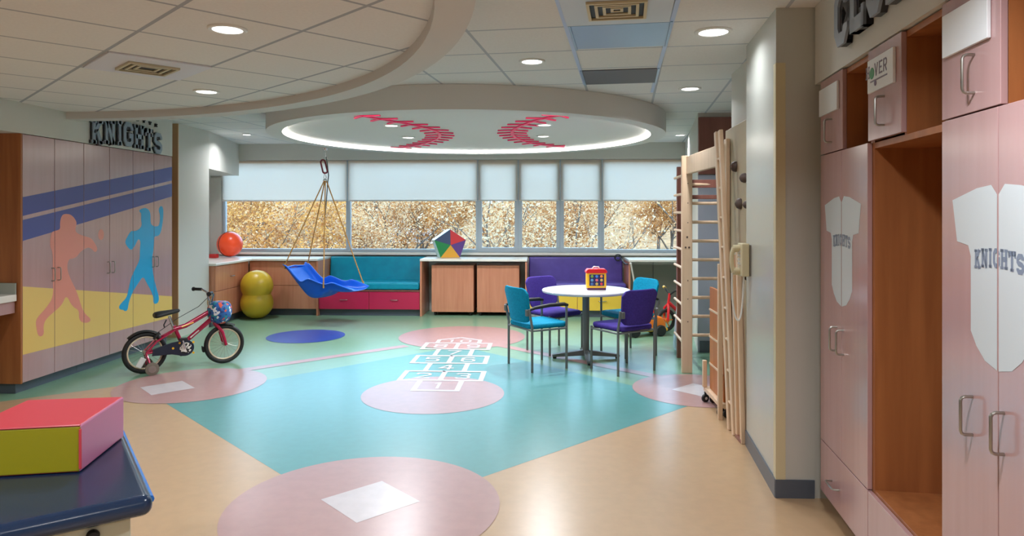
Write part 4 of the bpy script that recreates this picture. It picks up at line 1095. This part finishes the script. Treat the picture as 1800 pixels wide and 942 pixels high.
# ------------------------------------------------------------------ climbing corner
t = thing('climbing_gym', 'tall birch climbing frame with ladder rungs and an overhead beam', 'climbing frame', (1.394, 6.77, 0))
o_ = Vector((1.394, 6.77, 0))
def post(u, v, w, d, h, name='post', mt='ply'):
    m = MB(); m.box((u-w/2-o_.x, v-d/2-o_.y, 0), (u+w/2-o_.x, v+d/2-o_.y, h)); return m.build(name, M[mt], t, bevel=.004)
pa = post(1.394, 6.77, .10, .05, 2.11)
pb = post(1.462, 7.47, .058, .045, 2.05, mt='dark_wood')
pc = post(1.80, 6.83, .05, .10, 2.11)
post(1.431, 5.44, .03, .07, 2.13)
for x, z in ((1.415, 2.055), (1.415, 1.95), (1.394, 1.32), (1.378, 1.22), (1.412, 1.22), (1.40, 1.84), (1.40, 1.65), (1.40, 1.46), (1.40, .9), (1.40, .72), (1.40, .5)):
    r = .009 if z in (2.055, 1.95, 1.32, 1.22) else .005
    m = MB(); m.cyl((x-o_.x, 6.745-o_.y, z), (x-o_.x, 6.741-o_.y, z), r, 10); m.build('bolt', M['hold'], pa)
m = MB(); m.prism([(1.384-o_.x, 6.745-o_.y), (1.400-o_.x, 5.475-o_.y), (1.441-o_.x, 5.475-o_.y), (1.425-o_.x, 6.745-o_.y)], 1.93, 2.10); m.build('beam', M['ply'], t, bevel=.004)
for k in range(10):
    z = .36+.184*k-.09
    m = MB(); m.cyl((1.394-.012-o_.x, 6.79-o_.y, z), (1.462-.05-o_.x, 7.47-o_.y, z), .014, 10); m.build('rung', M['ply'], t)
    m = MB(); m.cyl((1.44-o_.x, 6.80-o_.y, z+.09), (1.80-o_.x, 6.83-o_.y, z+.09), .016, 10); m.build('rung', M['ply'], t)
m = MB(); m.box((1.44-o_.x, 6.80-o_.y, 1.80), (1.80-o_.x, 6.825-o_.y, 1.88)); m.box((1.44-o_.x, 6.80-o_.y, 1.69), (1.80-o_.x, 6.825-o_.y, 1.73)); m.build('crossboard', M['dark_wood'], t, bevel=.004)
m = MB(); m.box((1.726, 7.735, 1.985), (2.9, 7.779, 2.62)); tag(m.build('wall_cabinet', M['dark_wood'], bevel=.004), 'brown wooden panel high on the alcove wall behind the climbing frame', 'wall panel')

# climbing wall board with holds
t = thing('climbing_board', 'tan climbing wall board with dark round holds behind the telephone', 'climbing wall', (1.425, 4.72, 0), math.atan2(-.05, .9)-0)
m = MB(); m.box((-.012, 0, .05), (.012, .88, 2.21)); m.build('board', mat('tan board', srgb(176, 160, 132), .5), t, bevel=.003)
for y, z, r in ((.20, 1.80, .035), (.34, 1.62, .04), (.10, 1.61, .03), (.08, 1.12, .035), (.5, 1.9, .04), (.45, .9, .04)):
    m = MB(); m.lathe([(0, .045), (r*.35, .04), (r*.8, .03), (r, .012), (r, 0), (0, 0)], 16, Matrix.Translation((-.0125, y, z)) @ Matrix.Rotation(-PI/2, 4, 'Y')); m.build('hold', M['hold'], t)

def beam2(m, a, b, w, d, up=(0, 1, 0)):
    """rectangular bar from a to b, w across, d along up"""
    a, b = Vector(a), Vector(b); z = (b-a).normalized(); x = Vector(up).cross(z).normalized(); y = z.cross(x)
    P = []
    for p in (a, b):
        for sx, sy in ((-1, -1), (1, -1), (1, 1), (-1, 1)): P.append(m.bm.verts.new(p+x*sx*w/2+y*sy*d/2))
    fs = [m.bm.faces.new([P[i] for i in q]) for q in ((3, 2, 1, 0), (4, 5, 6, 7), (0, 1, 5, 4), (1, 2, 6, 5), (2, 3, 7, 6), (3, 0, 4, 7))]
    s = fs; m._tag(s); bmesh.ops.recalc_face_normals(m.bm, faces=fs)
t = thing('wooden_ladder', 'tall pale wooden ladder leaning back against the climbing frame beam', 'ladder', (1.332, 4.95, 0))
for dv in (0, .12):
    m = MB(); beam2(m, (.003, -.07+dv, .0), (-.012, .25+dv, 2.17), .028, .05); m.build('rail', M['ply'], t, bevel=.004)
for k in range(9):
    z = .2+.22*k; y = -.07+.32*z/2.17; x = .003-.015*z/2.17
    m = MB(); m.cyl((x, y, z), (x, y+.12, z), .011, 10); m.build('rung', M['ply'], t)
t = thing('slide_board', 'pale wooden slide board standing on end next to the telephone wall', 'slide', (1.338, 4.73, 0))
for dv in (0, .11):
    m = MB(); beam2(m, (.005, dv-.03, 0), (-.01, dv+.03, 1.33-dv*.6), .032, .035); m.build('side_rail', M['ply'], t, bevel=.005)
m = MB(); beam2(m, (.028, .03, .02), (.014, .08, 1.25), .008, .13); m.build('board', M['ply'], t, bevel=.002)
m = MB(); m.box((-.012, -.04, .0), (.022, .10, .03)); m.build('foot', M['dark_wood'], t, bevel=.003)
t = thing('panel_cart', 'low wooden cart on black casters holding an orange-brown board by the ladder', 'cart', (1.36, 5.50, 0))
m = MB(); m.box((-.035, -.27, .085), (.045, .27, .12)); m.build('deck', M['ply'], t, bevel=.004)
for y in (-.255, .24):
    m = MB(); m.box((-.048, y-.018, .12 if y > 0 else .0), (-.015, y+.018, 1.17 if y < 0 else .34)); m.build('upright', M['ply'], t, bevel=.004)
m = MB(); m.box((.0, -.23, .121), (.022, .2, .95)); m.build('board', M['cart_orange'], t, bevel=.003)
for k in range(3):
    m = MB(); m.box((-.006, -.23, .32+.22*k), (-.0005, .2, .335+.22*k)); m.build('batten', M['ply'], t, smooth=0)
for x, y in ((-.03, .22), (.03, .20), (-.005, -.17), (.032, -.21)):
    m = MB(); m.lathe([(0, -.012), (.025, -.012), (.033, -.008), (.033, .008), (.025, .012), (0, .012)], 20, Matrix.Translation((x, y, .033)) @ Matrix.Rotation(R(25), 4, 'Z') @ Matrix.Rotation(PI/2, 4, 'X')); m.box((x-.008, y-.008, .05), (x+.008, y+.008, .086)); ca = m.build('caster', M['black'], t)
    m = MB(); m.lathe([(0, -.0135), (.012, -.0135), (.012, .0135), (0, .0135)], 14, Matrix.Translation((x, y, .033)) @ Matrix.Rotation(R(25), 4, 'Z') @ Matrix.Rotation(PI/2, 4, 'X')); m.build('hub', M['white_plastic'], ca)

# telephone
t = thing('wall_telephone', 'cream wall telephone with a hanging cord on the side of the white column', 'telephone', (1.338, 4.56, 1.14))
pm = mat('cream phone plastic', srgb(206, 194, 160), .35)
m = MB(); m.box((-.055, -.05, 0), (-.006, .06, .215)); m.build('base', pm, t, bevel=.008, seg=3)
m = MB(); m.box((-.0055, -.052, .004), (.0075, .058, .205)); m.build('wall_plate', mat('grey phone plate', srgb(120, 116, 108), .5), t, smooth=0)
m = MB(); m.tube([(-.085, .02, .030), (-.100, .02, .06), (-.104, .02, .105), (-.100, .02, .15), (-.085, .02, .18)], [.020, .014, .013, .014, .020], 12)
for z in (.030, .180): m.cyl((-.055, .02, z), (-.092, .02, z), .024, 16)
m.build('handset', pm, t, smooth=50)
m = MB()
for r_ in range(4):
    for q in range(3): m.box((-.0575, -.012+.022*q, .075+.026*r_), (-.054, .002+.022*q, .09+.026*r_))
m.build('keypad', M['white_plastic'], t, smooth=0)
m = MB(); P0 = [(-.10, .02, .018), (-.098, .03, -.05), (-.092, .04, -.16), (-.078, .045, -.26), (-.055, .045, -.305), (-.035, .045, -.27), (-.025, .04, -.16), (-.024, .03, -.06), (-.026, .01, .004)]
m.tube(chaikin(P0, 3), .006, 8); m.build('phone_cord', M['white_plastic'], t)

# toys in the nook at right
t = thing('ride_on_toy', 'orange and yellow ride-on toy car on the floor behind the violet chair', 'toy car', (1.27, 8.82, 0), R(20))
m = MB(); m.prism([(-.27, .07), (-.27, .19), (-.20, .23), (.02, .20), (.10, .26), (.22, .24), (.27, .16), (.27, .07)], -.11, .11, 'y'); m.build('body', M['orange_plastic'], t, bevel=.03, seg=3)
m = MB(); m.box((-.29, -.12, .06), (.29, .12, .10)); m.build('bumper', M['yellow_plastic'], t, bevel=.015)
m = MB(); m.torus((.10, 0, .33), .06, .012, Matrix.Rotation(R(60), 4, 'Y'), 24, 8); m.cyl((.13, 0, .25), (.10, 0, .33), .012, 8); m.build('steering_wheel', M['red_plastic'], t)
for x in (-.18, .18):
    for y in (-.13, .13):
        m = MB(); m.lathe([(0, -.02), (.06, -.02), (.07, -.01), (.07, .01), (.06, .02), (0, .02)], 24, Matrix.Translation((x, y, .0705)) @ T); m.build('wheel', M['black'], t)
t = thing('tricycle', 'red tricycle with a black wheel and yellow grips half behind the ladder post', 'tricycle', (1.79, 9.20, 0), R(205))
m = MB(); m.torus((.20, 0, .15), .125, .025, T, 36, 10); w_ = m.build('wheel', M['black'], t)
m = MB(); m.cyl((.20, -.04, .15), (.20, .04, .15), .03, 14)
for i in range(6): m.tube([(.20, 0, .15), (.20+.115*math.cos(i*PI/3), 0, .15+.115*math.sin(i*PI/3))], .008, 6)
m.build('hub', M['orange_plastic'], w_)
for s in (-1, 1):
    m = MB(); m.torus((-.25, s*.18, .10), .08, .02, T, 28, 8); w_ = m.build('wheel', M['black'], t)
    m = MB(); m.cyl((-.25, s*.16, .10), (-.25, s*.20, .10), .06, 16); m.build('hub', M['orange_plastic'], w_)
m = MB(); m.tube([(.20, -.045, .15), (.19, -.045, .31), (.165, 0, .36), (.14, 0, .50)], .018, 10); m.tube([(.20, .045, .15), (.19, .045, .31), (.165, 0, .36)], .018, 10)
m.tube([(.16, 0, .38), (.02, 0, .26), (-.2, 0, .24), (-.25, 0, .10)], .024, 10); m.tube([(-.25, -.18, .10), (-.25, .18, .10)], .014, 8); m.build('frame', M['red_plastic'], t)
m = MB(); m.tube([(.14, 0, .48), (.13, -.10, .54), (.10, -.17, .555)], .012, 8); m.tube([(.14, 0, .48), (.13, .10, .54), (.10, .17, .555)], .012, 8); m.build('handlebar', M['black'], t)
for s in (-1, 1):
    m = MB(); m.tube([(.10, s*.165, .555), (.075, s*.23, .56)], .019, 10); m.build('grip', M['yellow_plastic'], t)
m = MB(); m.ball((-.14, 0, .30), .11, (1.2, .9, .35)); m.build('saddle', M['blue_plastic'], t)
m = MB(); m.tube([(-.26, -.12, .30), (-.32, -.12, .62), (-.32, .12, .62), (-.26, .12, .30)], .014, 8); m.build('backrest', M['red_plastic'], t)
m = MB(); P0 = [(0, 0, 0), (-.02, .0, .05), (0.0, .01, .25), (.03, .015, .55), (.035, .02, .62)]
for a, b in zip(chaikin(P0, 2), chaikin(P0, 2)[1:]): beam2(m, a, b, .022, .22, (0, 1, 0))
o = m.build('balance_board', mat('pale blue plastic', srgb(176, 204, 232), .3)); o.location = (1.50, 7.78, .01); tag(o, 'pale blue curved board standing on edge behind the ladder post', 'board')
# ------------------------------------------------------------------ outdoors
G = MB(); N = 40; gr = []
for j in range(25):
    v = 11.4+j*4.5; row = []
    for i in range(N+1):
        u = -70+i*3.5; z = -5+max(0, (v-14))*.085+random.uniform(-.2, .2)+ .6*math.sin(u*.13+v*.05)
        if v < 14: z = -5
        row.append(G.bm.verts.new((u, v, z)))
    gr.append(row)
for a, b in zip(gr, gr[1:]):
    for i in range(N): G.bm.faces.new((a[i], a[i+1], b[i+1], b[i]))
struct(G.build('hill', noisy('leaf litter hillside', srgb(160, 122, 86), srgb(118, 92, 66), (1, 1, 1), 1.1, .9, .1, 12), smooth=80))
def leaf_mat(name, c):
    m = bpy.data.materials.new(name); m.use_nodes = True; nt = m.node_tree; L = nt.links.new
    nt.nodes.clear(); o = nt.nodes.new('ShaderNodeOutputMaterial')
    d = nt.nodes.new('ShaderNodeBsdfDiffuse'); d.inputs[0].default_value = c
    t = nt.nodes.new('ShaderNodeBsdfTranslucent'); t.inputs[0].default_value = c
    x = nt.nodes.new('ShaderNodeMixShader'); x.inputs[0].default_value = .45
    L(d.outputs[0], x.inputs[1]); L(t.outputs[0], x.inputs[2]); L(x.outputs[0], o.inputs[0]); return m
LM = [leaf_mat('leaf gold', srgb(200, 148, 84)), leaf_mat('leaf tan', srgb(204, 166, 124)), leaf_mat('leaf russet', srgb(166, 112, 70)), leaf_mat('leaf pale', srgb(214, 190, 158))]
BK = noisy('bark', srgb(112, 104, 98), srgb(78, 72, 68), (6, 6, 1), 5, .9, .1)
BKP = noisy('pale bark', srgb(170, 164, 156), srgb(130, 124, 118), (6, 6, 1), 5, .9, .1)
def make_tree(seed, h, leaves, mats, bark, spread=1.0):
    rnd = random.Random(seed); m = MB(); tips = []
    def branch(p, d, L, r, lev):
        pts = [p]; q = p.copy(); dd = d.copy(); n = 4
        for i in range(n):
            dd = (dd+Vector((rnd.uniform(-.22, .22), rnd.uniform(-.22, .22), rnd.uniform(-.05, .15)))).normalized()
            q = q+dd*L/n; pts.append(q.copy())
        m.tube(pts, [r*(1-.5*i/n) for i in range(n+1)], 6 if lev < 2 else 4)
        if lev >= 2: tips.extend(pts[1:])
        if lev < 4:
            for k in range(3 if lev else 4):
                i = rnd.randint(2, n) if lev else rnd.randint(2, n); a = rnd.uniform(0, 2*PI); t_ = rnd.uniform(.45, .95)*spread
                side = Vector((math.cos(a), math.sin(a), 0)); nd = (dd*math.cos(t_)+side*math.sin(t_)).normalized()
                branch(pts[i], nd, L*rnd.uniform(.55, .75), r*.5, lev+1)
    branch(Vector((0, 0, 0)), Vector((0, 0, 1)), h*.42, h*.018, 0)
    f = MB()
    for i in range(leaves):
        p = rnd.choice(tips)+Vector((rnd.gauss(0, .32), rnd.gauss(0, .32), rnd.gauss(0, .28))); s = rnd.uniform(.03, .06)
        a = Vector((rnd.uniform(-1, 1), rnd.uniform(-1, 1), rnd.uniform(-1, 1))).normalized(); b = a.orthogonal().normalized()
        f.mi = min(3, int(rnd.random()*rnd.random()*4.6)) if mats == 0 else rnd.choice(mats)
        f.poly([p-a*s, p-b*s*.6, p+a*s, p+b*s*.6])
    return m, f, bark
protos = []
for i, (h, n, mt, bk, sp, lab) in enumerate(((8, 30000, [0, 0, 2, 1], BK, .9, 'golden'), (8.5, 20000, [1, 1, 3, 2], BKP, .8, 'pale'), (7.5, 34000, [0, 1, 2, 0], BK, .9, 'gold'), (8.5, 9000, [3, 1, 2], BK, .75, 'bare'))):
    tm, fm, bk = make_tree(11+i, h, n, mt, bk, sp)
    t = thing('autumn_tree', 'autumn tree with thinning golden brown leaves beyond the windows', 'tree', (0, 0, 0), 0, 'autumn trees outside the windows')
    tm.build('trunk', bk, t, smooth=60); fo = fm.build('foliage', LM, t, smooth=0)
    protos.append(t)
spots = []
for r in range(6):
    v = 17+7.0*r; a, b = -.50*v-1, .23*v+1; n = int((b-a)/7.5)+1
    for q in range(n):
        k_ = 3 if (r == 0 and q == 1) else None
        spots.append((a+(q+.5*(r % 2)+.25)*7.5+random.uniform(-.1, .1), v+random.uniform(-.3, .3), k_ if k_ is not None else (0, 3, 2, 1, 2, 3, 0)[(q*2+r*3) % 7] if r < 3 else (2, 0, 3, 2)[(q+r) % 4]))
used = set()
for u, v, k in spots:
    if abs(u+13.6) < 8 and abs(v-59) < 7: continue
    loc = (u, v, -5+max(0, v-14)*.085-.25)
    rz = random.uniform(0, 2*PI)
    if k not in used:
        used.add(k); protos[k].location = loc; protos[k].rotation_euler = (0, 0, rz)
    else:
        dup(protos[k], loc, rz)
# pale house far behind the trees
t = thing('house', 'low pale building half hidden by the trees outside the swing window', 'building', (-13.6, 56, -3.9))
m = MB(); m.box((-4.5, 0, 0), (4.5, 6, 3.7)); m.build('walls', mat('pale siding', srgb(236, 236, 236), .7), t)
m = MB(); m.prism([(-.5, 3.7), (3, 4.9), (6.5, 3.7)], -4.9, 4.9, 'x'); m.build('roof', mat('pale roof', srgb(214, 218, 224), .7), t, smooth=0)
for x in (-3, -1, 1, 3):
    m = MB(); m.box((x-.4, -.03, 1.6), (x+.4, .0, 2.8)); m.build('window', M['dark_metal'], t, smooth=0)

# ------------------------------------------------------------------ light, sky, camera
w = bpy.data.worlds.new('sky'); SC.world = w; w.use_nodes = True
bg = w.node_tree.nodes['Background']; bg.inputs[0].default_value = (.44, .73, 1.0, 1); bg.inputs[1].default_value = 5.8
s = bpy.data.lights.new('sun', 'SUN'); s.energy = 3.0; s.angle = R(3); s.color = (1, .84, .62)
so = bpy.data.objects.new('sun', s); COL.objects.link(so); so.rotation_euler = (R(50), 0, R(-25)); so.location = (-10, -10, 20)

cam = bpy.data.cameras.new('camera'); co = bpy.data.objects.new('camera', cam); COL.objects.link(co)
cam.sensor_width = 36; cam.lens = 36*1210/1800; cam.shift_y = -96/1800; cam.clip_start = .05; cam.clip_end = 400
co.location = (0, 0, 1.55); co.rotation_euler = (R(90), 0, math.atan(55/1210))
SC.camera = co
vs = SC.view_settings; vs.view_transform = 'Standard'; vs.look = 'None'; vs.gamma = 1; vs.use_curve_mapping = False; vs.exposure = 0.0
SC.display_settings.display_device = 'sRGB'
cy = SC.cycles
cy.max_bounces = 8; cy.diffuse_bounces = 5; cy.glossy_bounces = 4; cy.transparent_max_bounces = 12; cy.transmission_bounces = 6
cy.caustics_reflective = False; cy.caustics_refractive = False; cy.sample_clamp_indirect = 6
cy.use_denoising = True
